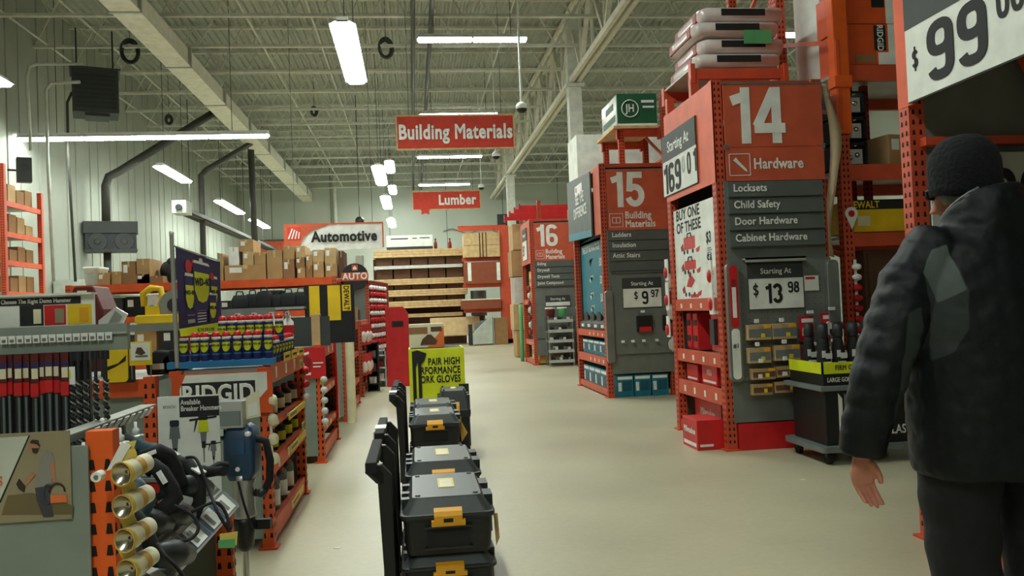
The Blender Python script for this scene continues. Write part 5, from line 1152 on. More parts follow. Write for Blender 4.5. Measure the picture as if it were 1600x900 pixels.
for a, b in ((.04, 2.06), (2.14, 4.21)):
    for z, h in ((1.84, .13), (1.3, .1), (.7, .1)):
        put(MB().box(a, b, -.04, .0, z-h, z, 'orange'), 'shelf_beam', AR); put(MB().box(a, b, 1.1, 1.14, z-h, z, 'orange'), 'shelf_beam', AR); put(MB().box(a, b, .0, 1.1, z-.04, z-.01, 'galv'), 'shelf_deck', AR)
random.seed(11)
# (px left, px right, y top, y bottom, material, depth)
bx = [(152, 172, 426, 446, 'cardboard', 14.75), (174, 190, 424, 446, 'cardboard', 14.7), (190, 212, 408, 445, 'cardboard_dark', 14.75), (212, 235, 428, 445, 'cardboard', 14.65), (213, 234, 404, 428, 'cardboard', 14.65), (234, 255, 431, 444, 'cardboard_dark', 14.65),
      (341, 348, 396, 435, 'cardboard', 14.75), (349, 417, 413, 435, 'cardboard', 14.7), (357, 373, 386, 412, 'label_white', 14.7), (373, 396, 374, 393, 'cardboard', 14.75), (379, 396, 393, 412, 'cardboard_pale', 14.68), (397, 415, 394, 412, 'cardboard', 14.7),
      (417, 441, 391, 433, 'cardboard', 14.68), (442, 460, 384, 405, 'cardboard', 14.66), (442, 460, 405, 432, 'cardboard_dark', 14.66), (462, 477, 384, 402, 'cardboard_pale', 14.7), (462, 476, 402, 418, 'cardboard_dark', 14.68), (464, 477, 418, 430, 'cardboard', 14.66), (478, 488, 398, 415, 'cardboard', 14.66), (478, 488, 415, 430, 'cardboard_dark', 14.66),
      (488, 506, 390, 409, 'cardboard_pale', 14.66), (489, 506, 409, 430, 'cardboard', 14.66), (507, 525, 387, 412, 'cardboard_pale', 14.66), (508, 527, 412, 430, 'cardboard', 14.66), (529, 537, 392, 413, 'wood_dark', 14.7)]
placed = []
bx.sort(key=lambda q_: (-(q_[3] >= 428), -q_[3]))
for i, (x0, x1, y0, y1, m, Y) in enumerate(bx):
    a, b = at(x0, y1, 14.36), at(x1, y0, 14.36); w_ = b.x-a.x; h = b.z-a.z
    zb = 1.84
    for (u0, u1, zt) in placed:
        if min(u1, b.x)-max(u0, a.x) > .3*min(w_, u1-u0): zb = max(zb, zt)
    if y1 >= 428: zb = 1.84
    if zb == 1.84: h = b.z-1.84
    else: h = max(.08, b.z-zb)
    placed.append((a.x, b.x, zb+h))
    side = 'left of the blue banner' if x0 < 300 else 'right of the blue banner'
    n = 1+sum(1 for q_ in bx if (q_[0] < 300) == (x0 < 300) and (q_[0], q_[3]) < (x0, y1))
    carton('%s on the long orange rack %s, %s from left, %s' % ({'cardboard': 'tan carton', 'cardboard_pale': 'pale carton', 'cardboard_dark': 'dark carton', 'label_white': 'white carton', 'wood_dark': 'slim carton'}[m], side.replace('the blue ', ''), ORD[n-1], 'on the beam' if zb == 1.84 else 'stacked'),
           ((a.x+b.x)/2, 14.36+.35, zb+.001), (w_*.94, .7, h), m, 0, i % 3 != 1, True, 'cartons on the long orange rack')
def bin_(label, px0, px1, py0, py1):
    a, b = at(px0, py1, 14.4), at(px1, py0, 14.4); w_ = b.x-a.x; h = b.z-1.84
    t = thing('white_bucket', label, 'bucket', ((a.x+b.x)/2, 14.7 if px0 < 200 else 15.32, 1.841), 0)
    put(MB().loft([[(px_*s, py_*s, z) for px_, py_ in rrect(-w_/2, w_/2, -.22, .22, .04)] for z, s in ((0, .86), (h*.85, 1), (h*.86, 1.06), (h, 1.06))], 'paper'), 'body', t)
    put(MB().box(-w_*.2, w_*.2, -.25, -.23, h*.4, h*.6, 'sky_grey'), 'label', t)
bin_('white plastic bucket at the left end of the long orange rack', 127, 152, 416, 448)
bin_('white plastic tub between the tan cartons and the banner pole', 237, 259, 411, 443)
t = thing('plastic_sack', 'black lumpy sack on the orange rack right behind the banner pole', 'sack', (at(265, 430, 14.75).x, 14.75, 1.841), 0)
put(MB().ball((0, 0, .2), .2, 'matte_black', 14, 10, (.75, .9, 1.0)).ball((.06, -.05, .36), .09, 'matte_black', 10, 6), 'sack', t)
# dark goods below the long beam
random.seed(5)
for i in range(12):
    x = -5.25+i*.345+(.12 if i > 5 else 0)
    carton('dark goods carton below the long orange beam, %s from the left' % ORD[i], (x, 14.62, 1.301), (.3, .5, random.uniform(.2, .36)), ['tool_dark', 'header_dark', 'matte_black', 'paper', 'dark_red'][i % 5] if i < 5 else ['tool_dark', 'matte_black', 'header_dark'][i % 3], 0, i % 2 == 0, False, 'dark goods below the long orange beam')
for i in range(10):
    x = -5.25+i*.42
    carton('mixed goods carton on the lower shelf of the long orange rack, %s from the left' % ORD[i], (x, 14.62, .701), (.34, .5, random.uniform(.25, .45)), ['red_dark', 'panel_grey', 'cardboard', 'tool_dark'][i % 4], 0, True, False, 'goods on the lower shelf of the long rack')
for i, (x, z, wd, h, m, l) in enumerate(((-1.05, 1.761, .35, .3, 'paper', 'white carton behind the round AUTO sign'), (-.9, 1.761, .12, .45, 'sky_grey', 'slim pale carton right behind the round AUTO sign'))):
    carton(l, (x, 15.2-.5*i, z), (wd, .3, h), m, 0, False, True)

# ------------------------------------------------------------------ hanging signs
def hang_sign(label, c, W, Hh, body, m, tsize, sx, wires=9.03, pal=False, tx=0):
    t = thing('hanging_sign', label, 'sign', c, 0)
    N_ = 24; mb = MB(); f = lambda i, j, d: ((i/N_-.5)*W, d+.012*math.sin(i*1.1+j*2.2)+.008*math.sin(i*2.7), (j/4-.5)*Hh)
    for d in (-.004, .004): mb.add([f(i, j, d) for j in range(5) for i in range(N_+1)], [(j*(N_+1)+i, j*(N_+1)+i+1, (j+1)*(N_+1)+i+1, (j+1)*(N_+1)+i) for j in range(4) for i in range(N_)], m, True)
    put(mb, 'banner_cloth', t)
    fm = 'wood' if not pal else 'sign_orange'
    put(MB().box(-W/2-.03, W/2+.03, -.02, .02, Hh/2, Hh/2+.035, fm).box(-W/2-.03, W/2+.03, -.02, .02, -Hh/2-.035, -Hh/2, fm if not pal else 'white').box(-W/2-.03, -W/2, -.02, .02, -Hh/2, Hh/2, fm).box(W/2, W/2+.03, -.02, .02, -Hh/2, Hh/2, fm), 'frame', t)
    text(body, tsize, 'lettering_white' if not pal else 'ink', (tx, -.034, -.01), FRONT, t, sx=sx, bold=.042, depth=.006)
    mb = MB()
    for x in (-W*.4, W*.4): put(MB().cyl((x, 0, Hh/2), (x, 0, wires-c[2]), .006, n=5, m='dark_metal'), 'hanging_wire', t)
    return t
hang_sign('big orange-red Building Materials sign hanging over the aisle', (1.03, 17.6, 4.975), 2.46, .68, 'Building Materials', 'banner_red', .43, .735)
lu = hang_sign('small far orange-red Lumber sign hanging before the back wall', (1.33, 30, 5.17), 2.4, .62, 'Lumber', 'banner_red', .5, .82, tx=.38)
t = thing('paper_star', 'small reddish paper cutout hanging from the lower edge of the Lumber sign', 'decoration', (.55, 29.978, 4.62), 0)
put(MB().prism([(.24*math.cos(PI/2+k*PI/5)*(1 if k % 2 == 0 else .62), .24+.24*math.sin(PI/2+k*PI/5)*(1 if k % 2 == 0 else .62)) for k in range(10)], 'xz', -.01, 0, 'banner_red'), 'cutout', t)
am = hang_sign('white Automotive sign with an orange corner hanging left of the aisle', (-1.88, 20.9, 3.13), 2.36, .6, 'Automotive', 'white', .36, .86, pal=True, tx=.25)
put(MB().prism([(-1.18, -.3), (-.86, -.3), (-.74, .0), (-.5, .18), (-.1, .3), (-1.18, .3)], 'xz', -.03, -.026, 'sign_orange'), 'orange_corner', am)
e_ = put(MB().box(-1.12, -.8, -.034, -.03, -.06, .26, 'banner_red'), 'emblem', am)
mb = MB()
for a, b in (((-1.1, .24), (-1.11, .03)), ((-1.11, .24), (-1.11, .24))): pass
for k in range(4): mb.bar((-1.1+k*.08, -.036, -.03+.0*k), (-1.0+k*.055, -.036, .22-.03*k), .03, .004, 'lettering_white', (0, 1, 0))
put(mb, 'emblem_stripes', e_)
# dome cameras
for i, (px, py, Y, r, ptop) in enumerate(((815, 168, 17.9, .13, 68), (775, 243, 23.5, .12, 180), (752, 292, 30, .12, 250), (562, 345, 30, .16, 300))):
    p = at(px, py, Y)
    t = thing('dome_camera', 'white security dome camera ' + ['on a long pole right of the big red sign', 'below the right corner of the big red sign', 'at the right corner of the small far red sign', 'above the white Automotive sign'][i], 'security camera', tuple(p), 0)
    put(MB().ball((0, 0, 0), r, 'white' if i < 3 else 'tool_dark', 16, 8, z0=-.25), 'housing', t); put(MB().ball((0, 0, 0), r*.96, 'black', 16, 6, z0=-1, z1=-.25), 'dome', t)
    put(MB().cyl((0, 0, r*.9), (0, 0, 9.03-p.z), .028 if i == 0 else .015, n=8, m='white' if i < 3 else 'dark_metal'), 'pole', t)

# ------------------------------------------------------------------ left wall things
WR = thing('pallet_rack', 'tall orange rack of cartons against the left wall', 'rack', (-7.72, 16.9, 0), 0)
for x in (0, -.75):
    for y in (0, 1.6): put(post_mb(4.0 if y else 4.35, .09, .09, 'orange_red'), 'upright', WR, (x, y, 0))
for z in (1.9, 2.5, 3.05, 3.65):
    put(MB().box(-.03, .03, .05, 1.55, z-.1, z, 'orange'), 'shelf_beam', WR); put(MB().box(-.78, -.72, .05, 1.55, z-.1, z, 'orange'), 'shelf_beam', WR); put(MB().box(-.72, -.03, .05, 1.55, z-.04, z-.01, 'galv'), 'shelf_deck', WR)
random.seed(3)
for z, nz in ((1.9, 'lowest'), (2.5, 'second'), (3.05, 'third'), (3.65, 'top')):
    for i in range(4):
        h = random.uniform(.2, .42); carton('carton on the tall wall rack, %s visible shelf, %s from its near end' % (nz, ORD[i]), (-8.08, 16.9+.25+i*.36, z+.001), (.5, .32, h), random.choice(['cardboard', 'cardboard_dark', 'cardboard_pale', 'cardboard_dark']), 0, False, True, 'cartons on the tall wall rack')
hb = thing('unit_heater', 'big dark box-shaped unit heater hung high by the left wall', 'heater', (-7.05, 20, 5.98), .35)
put(MB().box(-.5, .45, -.4, .4, 0, 1.0, 'heater').box(-.55, .5, -.44, .44, .98, 1.02, 'dark_metal'), 'casing', hb, bevel=.01)
mb = MB()
for k in range(8): mb.box(-.44, .39, -.415, -.4, .1+k*.1, .16+k*.1, 'tool_dark')
put(mb, 'louvre', hb); put(MB().box(-.25, .25, -.3, .3, -.06, 0, 'dark_metal'), 'lower_grille', hb)
for x in (-.4, .35):
    put(MB().cyl((x, 0, 1.0), (x, 0, 2.0), .02, n=6, m='dark_metal'), 'hanger_rod', hb)
wh = thing('wall_heater', 'wide dark twin-fan heater fixed on the left wall under a bent pipe', 'heater', (-7.95, 23.3, 3.1), .3)
put(MB().box(-.62, .62, -.15, .3, 0, .5, 'tool_dark').box(-.66, .66, -.2, .34, .5, .82, 'heater').box(-.64, .64, -.2, -.15, 0, .08, 'dark_metal'), 'casing', wh, bevel=.01)
for x in (-.32, .32): put(MB().cyl((x, -.15, .28), (x, -.19, .28), .24, .23, 20, 'heater').cyl((x, -.19, .28), (x, -.22, .28), .08, .07, 14, 'dark_metal'), 'fan', wh)
P = [at(166, 345, 23.3), at(165, 290, 23.3), at(170, 276, 23.3), at(186, 268, 23.4), at(342, 171, 25.5)]
tag(MB().tube(P, .11, 10, 'pipe_dark').build('flue_pipe'), 'bent grey flue pipe rising from the twin-fan wall heater', 'pipe')
tag(MB().tube([at(169, 450, 23.5), at(168, 396, 23.5)], .1, 10, 'pipe_dark').build('flue_pipe'), 'short grey pipe below the twin-fan wall heater', 'pipe')
th = thing('tube_heater', 'long dark tube heater hung in front of the left wall, running into the distance', 'heater', (-6.45, 24.5, 4.35), 0)
put(MB().prism([(-.22, -.05), (-.1, .12), (.1, .12), (.22, -.05), (.18, -.05), (.08, .09), (-.08, .09), (-.18, -.05)], 'xz', .4, 16, 'pipe_dark').cyl((0, .3, .02), (0, 16, .02), .06, n=10, m='dark_metal'), 'reflector', th)
put(MB().box(-.2, .2, -.2, .4, -.12, .25, 'sky_grey').cyl((0, -.2, .05), (0, -.25, .05), .09, n=14, m='tool_dark'), 'burner_box', th, bevel=.01)
for y in (1, 5, 9, 13): put(MB().cyl((0, y, .1), (0, y, 3.4), .012, n=6, m='dark_metal'), 'hanging_rod', th)
for i, (pts, r, l) in enumerate((
    ([(392, 230, 30), (398, 380, 30)], .11, 'dark vertical pipe hanging beside the tube heater'),
    ([(318, 410, 27), (316, 330, 27), (314, 274, 27), (322, 266, 27), (392, 224, 29)], .09, 'dark pipe rising from the cartons and bending along the left wall'),
    ([(118, 440, 20), (107, 250, 20), (105, 160, 19.8), (112, 145, 19.8), (130, 140, 19.6)], .03, 'thin dark conduit up the left wall, right of the tall wall rack'),
    ([(84, 440, 19), (74, 240, 19), (72, 140, 19), (80, 130, 19), (125, 128, 19)], .035, 'pale conduit up the left wall beside the tall wall rack'),
    ([(48, 235, 18.5), (42, 120, 18.5), (46, 104, 18.5), (58, 100, 18.5), (128, 100, 19.4)], .035, 'pale conduit bending towards the box-shaped heater'))):
    tag(MB().tube([at(*p) for p in pts], r, 10, 'pipe_dark' if i < 3 else 'sky_grey').build('wall_pipe'), l, 'pipe')
sp = thing('loudspeaker', 'small dark loudspeaker box on the left wall above the tall rack', 'loudspeaker', tuple(at(38, 285, 18.7)), .5)
put(MB().box(-.14, .14, -.12, .12, 0, .52, 'heater'), 'cabinet', sp, bevel=.01); put(MB().cyl((0, -.12, .3), (0, -.13, .3), .1, n=16, m='tool_dark'), 'cone', sp); put(MB().box(-.3, .0, .05, .09, .24, .28, 'dark_metal'), 'bracket', sp)
eb = thing('service_box', 'pale grey service housing low on the left wall behind the cartons', 'housing', (-8.5, 21.2, 0), 0)
put(MB().prism([(0, 0), (.9, 0), (1.3, .4), (1.3, 2.2), (0, 2.2)], 'xy', 0, 1.9, 'panel_pale').prism([(-.05, -.1), (1.0, -.1), (1.45, .4), (1.45, 2.3), (-.05, 2.3)], 'xy', 1.9, 2.3, 'sky_grey'), 'casing', eb)
for i, (px, py, Y, r) in enumerate(((603, 75, 20.5, .22), (203, 80, 20.5, .25), (264, 187, 27, .13), (491, 174, 27, .13))):
    p = at(px, py, Y); t = thing('cable_coil', 'coiled dark cable hung from the roof, ' + ['largest one, beside the near strip lamp', 'left one above the box-shaped heater', 'small one above the four-section lamp', 'small one left of the big red sign'][i], 'cable coil', tuple(p), .3)
    mb = MB()
    for k in range(3): mb.tube([((r-.025*k)*math.cos(a*PI/12)*.8, .03*k, (r-.025*k)*1.15*math.sin(a*PI/12)) for a in range(24)], .03, 6, 'heater', True)
    put(mb, 'coil', t); put(MB().cyl((0, 0, r), (0, 0, 9.03-p.z), .008, n=5, m='dark_metal'), 'hook', t)

# ------------------------------------------------------------------ back: lumber racks
LR = thing('lumber_rack', 'wide rack of pale lumber boards along the back of the aisle', 'rack', (-1.3, 29, 0), 0)
for x in (0, 1.55, 3.1): put(MB().box(x-.06, x+.06, .87, .92, 0, 3.1, 'wood_dark'), 'upright', LR)
for k, (z, h, x1, m) in enumerate(((3.1, .26, 3.1, 'wood'), (2.7, .1, 3.05, 'white'), (2.14, .2, 3.2, 'wood'), (1.74, .22, 3.2, 'wood'), (1.33, .24, 3.2, 'wood'), (1.0, .12, 3.0, 'wood'), (.45, .3, 1.2, 'wood'))):
    b = put(MB().box(0, x1, 0, .9, z, z+h, m), 'shelf_board', LR)
    mb = MB()
    for q in range(1, 3): mb.box(0, x1, -.004, 0, z+h*q/3, z+h*q/3+.008, 'wood_dark')
    put(mb, 'board_joint', b)
put(MB().box(0, 3.15, .92, 1.0, .0, 3.1, 'brown'), 'back_panel', LR)
random.seed(8)
i = 0
for z, h in ((2.35, .34), (2.81, .28), (1.98, .15), (1.58, .15)):
    for k in range(5):
        i += 1
        tag(MB().box(0, .56, .0, .6, 0, h, 'wood_dark').box(.26, .28, -.003, 0, 0, h, 'brown').build('lumber_stack', loc=(-1.24+k*.61, 29.25, z+.001)), 'dark lumber stack in the back rack, %s level, %s from left' % ({2.35: 'second', 2.81: 'top', 1.98: 'third', 1.58: 'fourth'}[z], ORD[k]), 'lumber', 'dark lumber stacks in the back rack')
t = thing('metal_bin', 'white slotted metal cabinet lying on top of the lumber rack', 'cabinet', (-.85, 29.1, 3.361), 0)
put(MB().box(0, 1.6, 0, .6, .1, .5, 'white').box(0, 1.6, 0, .6, 0, .1, 'tool_dark'), 'body', t, bevel=.01); put(MB().box(.15, .75, -.004, 0, .36, .4, 'ink').box(.9, 1.05, -.004, 0, .37, .4, 'ink').box(1.15, 1.5, -.004, 0, .38, .41, 'ink'), 'slot', t)
for i, x in enumerate((.85, 1.35)):
    t = thing('small_bottle', 'small red bottle on top of the lumber rack, %s' % ['left one', 'right one'][i], 'bottle', (x, 29.2, 3.361), 0); put(MB().lathe([(.06, 0), (.06, .2), (.025, .26), (.025, .32)], n=10, m='red_dark'), 'body', t); put(MB().lathe([(.03, .32), (.03, .36)], n=8, m='ink'), 'cap', t)
tag(MB().box(.55, 2.25, 28.7, 28.75, .33, .92, 'ply').box(.55, 2.25, 28.75, 28.8, .3, .95, 'ply').box(.6, .7, 28.8, 28.9, 0, .9, 'ply').box(2.1, 2.2, 28.8, 28.9, 0, .9, 'ply').build('plywood_sheet'), 'pale plywood sheet panel low at the back of the aisle', 'plywood')
CT = thing('cantilever_rack', 'tall orange cantilever rack of board bundles right of the lumber', 'rack', (3.15, 28.1, 0), 0)
put(MB().box(-.16, .16, 0, .4, 0, 4.0, 'orange_red'), 'upright', CT); put(MB().box(-1.1, .3, .0, .4, 0, .14, 'orange_red'), 'base', CT)
for k in range(3): put(MB().box(-1.55, .1, .1+.1*k, .16+.1*k, 3.86+.05*k, 3.96+.05*k, 'orange_red'), 'arm', CT)
for z in (2.95, 2.05, 1.2): put(MB().box(-1.45, -.16, .12, .28, z-.12, z, 'orange_red'), 'arm', CT)
t = thing('board_bundle', 'pale strapped bundle of boards on the upper cantilever arm', 'bundle', (2.48, 28.0, 2.951), 0)
put(MB().box(-.72, .5, 0, .8, 0, .82, 'wood').box(-.72, .5, -.004, 0, .4, .41, 'wood_dark'), 'boards', t, bevel=.01); put(MB().box(-.2, -.16, -.01, .81, -.001, .83, 'brown').box(-.1, -.06, -.01, .81, -.001, .83, 'brown').box(.02, .05, -.01, .81, -.001, .83, 'brown'), 'strap', t)
t = thing('board_bundle', 'red-brown wrapped bundle with white edges on the middle cantilever arm', 'bundle', (2.48, 28.0, 2.051), 0)
put(MB().box(-.72, .5, 0, .8, 0, .74, 'wood_red'), 'boards', t, bevel=.01); put(MB().box(-.62, -.5, -.01, 0, .1, .72, 'paper').box(.36, .48, -.01, 0, .1, .7, 'paper'), 'edge_guard', t)
t = thing('board_stack', 'red-brown long boards on the lowest cantilever arm', 'bundle', (2.48, 28.0, 1.201), 0)
put(MB().box(-.85, .47, 0, .9, 0, .3, 'wood_red').box(-.85, .45, -.01, 0, .3, .34, 'cream'), 'boards', t, bevel=.01)
t = thing('scrap_bin', 'white panel bin with a slanted front at the foot of the cantilever rack', 'bin', (1.9, 27.3, 0), 0)
put(MB().prism([(0, .05), (.66, .05), (.66, .95), (.55, .9), (.0, .4)], 'xz', 0, .5, 'sky_grey'), 'panel', t); put(MB().box(-.12, 0, .1, .5, .02, .7, 'tool_dark'), 'side', t)
for k in range(3): put(MB().box(.1+k*.17, .24+k*.17, .2, .4, .1, .75+.06*k, 'plastic_grey'), 'sheet_end', t)
carton('brown tall carton beside the white bin at the back of the aisle', (2.85, 27.5, 0), (.42, .4, .88), 'cardboard_dark', 0, False, False)
tag(MB().box(2.575, 2.625, 27.35, 27.6, 0, .92, 'sky_grey').build('panel_offcut'), 'slim pale offcut standing right of the white bin', 'offcut')
tag(MB().cyl((2.3, 29.4, .96), (2.3, 29.4, 1.85), .28, n=16, m='plastic_grey').cyl((2.3, 29.4, 0), (2.3, 29.4, .96), .2, n=12, m='brown').build('metal_drum'), 'grey drum standing between the lumber and the cantilever bundles', 'drum')
struct(MB().box(4.6, 5.9, YB-.03, YB, 0, 6.2, 'header_dark').build('door_1'))
tag(MB().tube([(1.7+.25*k, 43.9, 5.35+.14*math.sin(k*.9)) for k in range(14)], .03, 6, 'ink_grey').build('loose_cable'), 'thin loose cable strung along the back wall under the far red sign', 'cable')
tag(MB().box(-7.9, -6.3, YB-.2, YB-.05, 4.5, 5.1, 'sign_orange').box(-7.9, -6.3, YB-.05, YB, 4.4, 5.2, 'slat_grey').build('wall_sign'), 'orange sign board far back, half hidden behind the tube heater', 'sign')

# ------------------------------------------------------------------ tool box dollies in the aisle
def make_box(h, name_lbl):
    t = thing('tool_box', name_lbl, 'tool box', (0, 0, 0), 0, 'black tool boxes stacked on the dollies')
    w_, d_ = .33, .5
    ring = lambda s, z, r=.03: [(.5*w_+(px-.5*w_)*s, .5*d_+(py-.5*d_)*(1-(1-s)*w_/d_), z) for px, py in rrect(0, w_, 0, d_, r)]
    hb_ = h-.075
    b = put(MB().loft([ring(.9, 0), ring(.93, .02), ring(.96, hb_-.03), ring(.97, hb_)], 'black', smooth=False), 'shell', t)
    put(MB().box(.09, .24, -.002, .012, hb_*.2, hb_*.8, 'matte_black').box(.08, .25, -.012, .01, hb_*.78, hb_*.83, 'tool_dark').box(.08, .25, -.006, .01, hb_*.18, hb_*.23, 'tool_dark'), 'side_grip', b); put(MB().box(w_-.012, w_+.004, .14, .36, hb_*.3, hb_*.8, 'tool_dark'), 'front_grip', b)
    put(MB().loft([ring(1.0, hb_), ring(1.03, hb_+.008), ring(1.03, hb_+.02), ring(.99, hb_+.022)], 'tool_dark', smooth=False), 'rim', t)
    lid = put(MB().loft([ring(.98, hb_+.02), ring(.95, hb_+.028), ring(.78, h-.004), ring(.76, h)], 'lid_grey', smooth=False), 'lid', t)
    mb = MB()
    for x, y in ((.06, .07), (.27, .07), (.06, .43), (.27, .43)): mb.cyl((x, y, h-.001), (x, y, h+.004), .011, .008, 12, 'tool_dark')
    put(mb, 'foot_socket', lid)
    for x0, x1, y0, y1 in ((0, .03, .1, .14), (0, .03, .2, .24), (0, .03, .34, .38), (.3, .335, .1, .2), (.3, .335, .3, .4)): put(MB().box(x0, x1, y0, y1, hb_, h-.016, 'tool_dark'), 'hinge' if x0 == 0 else 'front_latch', lid)
    put(MB().box(.138, .2, .19, .36, h, h+.0015, 'yellow_pale').box(.145, .193, .2, .33, h+.0015, h+.002, 'cream'), 'paper_label', lid)
    for y, s in ((-.012, 1), (d_+.012, -1)):
        m_ = MB().prism([(0, hb_-.015), (-.02*s, hb_-.012), (-.02*s, hb_+.02), (-.008*s, hb_+.034), (.012*s, hb_+.044), (.02*s, hb_+.036), (0, hb_+.02)], 'yz', .115, .215, 'amber')
        m_.box(.105, .225, -.018*s, 0, hb_-.016, hb_+.004, 'amber').box(.148, .182, -.021*s, -.018*s, hb_-.002, hb_+.012, 'ink')
        m_.M = None; lt = put(m_, 'latch', t, (0, y, 0))
    return t
def dolly(label, loc, lean, kind):
    t = thing('tool_dolly', label, 'dolly', loc, 0)
    put(MB().box(-.02, .36, -.02, .52, .08, .12, 'black'), 'platform', t, bevel=.01)
    for x in (.02, .3):
        for y in (.03, .46): put(MB().cyl((x-.02, y, .04), (x+.02, y, .04), .04, n=14, m='rubber').box(x-.025, x+.025, y-.02, y+.02, .05, .09, 'dark_metal'), 'wheel', t)
    for y in (.03, .46): put(MB().prism([(-.055, .05), (-.02, .05), (-.025, .62), (-.06, .66), (-.085, .66), (-.075, .6)], 'xz', y-.012, y+.025, 'black'), 'handle_post', t, bevel=.004)
    put(MB().box(-.065, -.045, .05, .45, .1, .5, 'matte_black'), 'back_plate', t)
    h = put(MB().box(-.115, -.075, -.02, .53, .635, .675, 'matte_black').bar((-.06, .035, .6), (-.1, -.0, .65), .035, .035, 'matte_black').bar((-.06, .465, .6), (-.1, .51, .65), .035, .035, 'matte_black'), 'handle', t, bevel=.004)
    if kind: put(MB().box(-.12, -.07, .1, .22, .676, .68, 'label_white').box(-.12, -.116, -.022, .06, .63, .68, 'label_white'), 'paper_label', t)
    return t
tbx = make_box(.2, 'x'); tbl = make_box(.28, 'x')
spots = [(-.075, 3.0, 0, 'nearest dolly'), (-.075, 3.72, 1, 'second dolly'), (-.06, 5.4, 1, 'farther dolly'), (-.055, 6.02, 0, 'farthest dolly')]
first = True
for i, (x, y, k, l) in enumerate(spots):
    dolly('black wheeled tool box dolly with a raised bar handle, %s' % ['nearest of the row', 'second of the row', 'third of the row', 'farthest of the row'][i], (x, y, 0), 0, k)
    zs = [(.122, tbl, 'lower box, partly hidden'), (.328, tbx, 'upper box with its lid in view')]
    for z, pr_, s in zs:
        if pr_['label'] == 'x': o = pr_; o['label'] = 'black tool box with amber latches, %s, %s' % (l, s)
        else: o = dup(pr_, (0, 0, 0), label='black tool box with amber latches, %s, %s' % (l, s))
        o.location = (x+.005+(i == 1)*.01, y+.0, z); 
        if pr_ is tbl: o.scale = (1, 1, .205/.28)
tb3 = dup(tbx, (.17, 6.6, 0), 0, 'black tool box farthest along the dolly row, raised beside the yellow gloves bin'); tb3.scale = (.75, .9, 2.8)
t = thing('hang_tag', 'brown hang tag dangling at the right of the third dolly\'s boxes', 'tag', (.283, 5.5, .33), 0)
put(MB().prism([(0, 0), (.04, .06), (.005, .13), (-.012, .12)], 'xz', -.003, .003, 'gold'), 'card', t); put(MB().tube([(0, 0, .12), (-.01, 0, .15)], .002, 5, 'cream'), 'string', t)
t = thing('hang_tag', 'small pale hang tag at the right side of the nearest tool boxes', 'tag', (.272, 3.1, .32), 0)
put(MB().prism([(0, 0), (.014, .03), (.01, .12), (-.006, .12)], 'xz', -.003, .003, 'wood'), 'card', t)
# yellow gloves bin
gl = thing('gloves_bin', 'bright yellow-green work gloves bin standing behind the tool box dollies', 'bin', (-.06, 7.55, 0), 0)
put(MB().box(0, .5, 0, .5, 0, .86, 'yellow_green').box(.02, .48, .02, .48, .84, .862, 'ink'), 'body', gl, bevel=.004)
text('PAIR HIGH\nRFORMANCE\nORK GLOVES', .088, 'ink', (.46, -.003, .66), FRONT, gl, align='RIGHT', sx=.66, bold=.035)
mb = MB().prism([(.03, .84), (.03, .4), (.06, .4), (.06, .7), (.08, .74), (.08, .4), (.11, .4), (.11, .72), (.14, .76), (.16, .82), (.08, .85)], 'xz', -.009, -.004, 'ink').prism(rrect(.3, .4, .15, .35, .03), 'xz', -.004, -.001, 'plastic_grey').prism(circ(.38, .25, .03, 10), 'xz', -.005, -.001, 'gold')
put(mb, 'printed_glove', gl); put(MB().box(.44, .53, -.012, .0, .43, .53, 'ink').box(.45, .49, -.014, -.012, .45, .5, 'sky_grey'), 'side_card', gl)
ob = thing('product_carton', 'small orange and cream carton picturing a dark tool, on top of the yellow bin', 'box', (-.05, 7.7, .863), 0)
put(MB().box(0, .32, 0, .2, 0, .22, 'cream'), 'body', ob, bevel=.004)
put(MB().box(.0, .17, -.003, 0, .13, .19, 'cardboard_dark').prism([(.16, 0), (.32, 0), (.32, .2), (.28, .14)], 'xz', -.003, 0, 'poster_orange').prism([(.1, .03), (.24, .03), (.26, .06), (.2, .12), (.17, .12), (.12, .08)], 'xz', -.006, -.002, 'brown').box(.2, .3, -.005, 0, .15, .19, 'wood_dark'), 'print', ob)
# litter on the floor
for i, (px, py) in enumerate(((1254, 750), (527, 857))):
    p = atz(px, py, 0); tag(MB().prism([(-.02, 0), (.015, -.01), (.02, .012), (-.012, .014)], 'xy', .001, .003, 'paper').build('paper_scrap', loc=(p.x, p.y, 0)), ['tiny white scrap on the floor in front of the man', 'tiny white scrap on the floor beside the tool dollies'][i], 'scrap')
# ------------------------------------------------------------------ the man
from mathutils import noise as mnoise
mat('jacket', (13, 18, 21), .55, 0, .15, 14, .25, spec=.3); mat('jacket_grey', (104, 112, 110), .5, 0, .1, 20, .2)
def panelled():                     # jacket shell whose sewn grey panels come from distance attributes on the mesh
    m = MATS['jacket']; nt = m.node_tree; b = nt.nodes['Principled BSDF']; prev = b.inputs['Base Color'].links[0].from_socket
    for a_, c in (('panel_mid', (50, 55, 55)), ('panel_light', (88, 98, 96))):
        at_ = nt.nodes.new('ShaderNodeAttribute'); at_.attribute_name = a_
        r = nt.nodes.new('ShaderNodeMapRange'); r.inputs['From Min'].default_value = -.002; r.inputs['From Max'].default_value = .002; nt.links.new(at_.outputs['Fac'], r.inputs['Value'])
        mx = nt.nodes.new('ShaderNodeMix'); mx.data_type = 'RGBA'; mx.inputs[7].default_value = (*lin(c), 1); nt.links.new(r.outputs['Result'], mx.inputs[0]); nt.links.new(prev, mx.inputs[6]); prev = mx.outputs[2]
    nt.links.new(prev, b.inputs['Base Color'])
panelled()
mat('trousers', (13, 15, 18), .8, 0, .15, 20, .2); mat('knit', (10, 12, 18), .95, 0, .25, 60, .5); mat('shoe', (24, 22, 22), .5); mat('hair_grey', (110, 104, 98), .7)
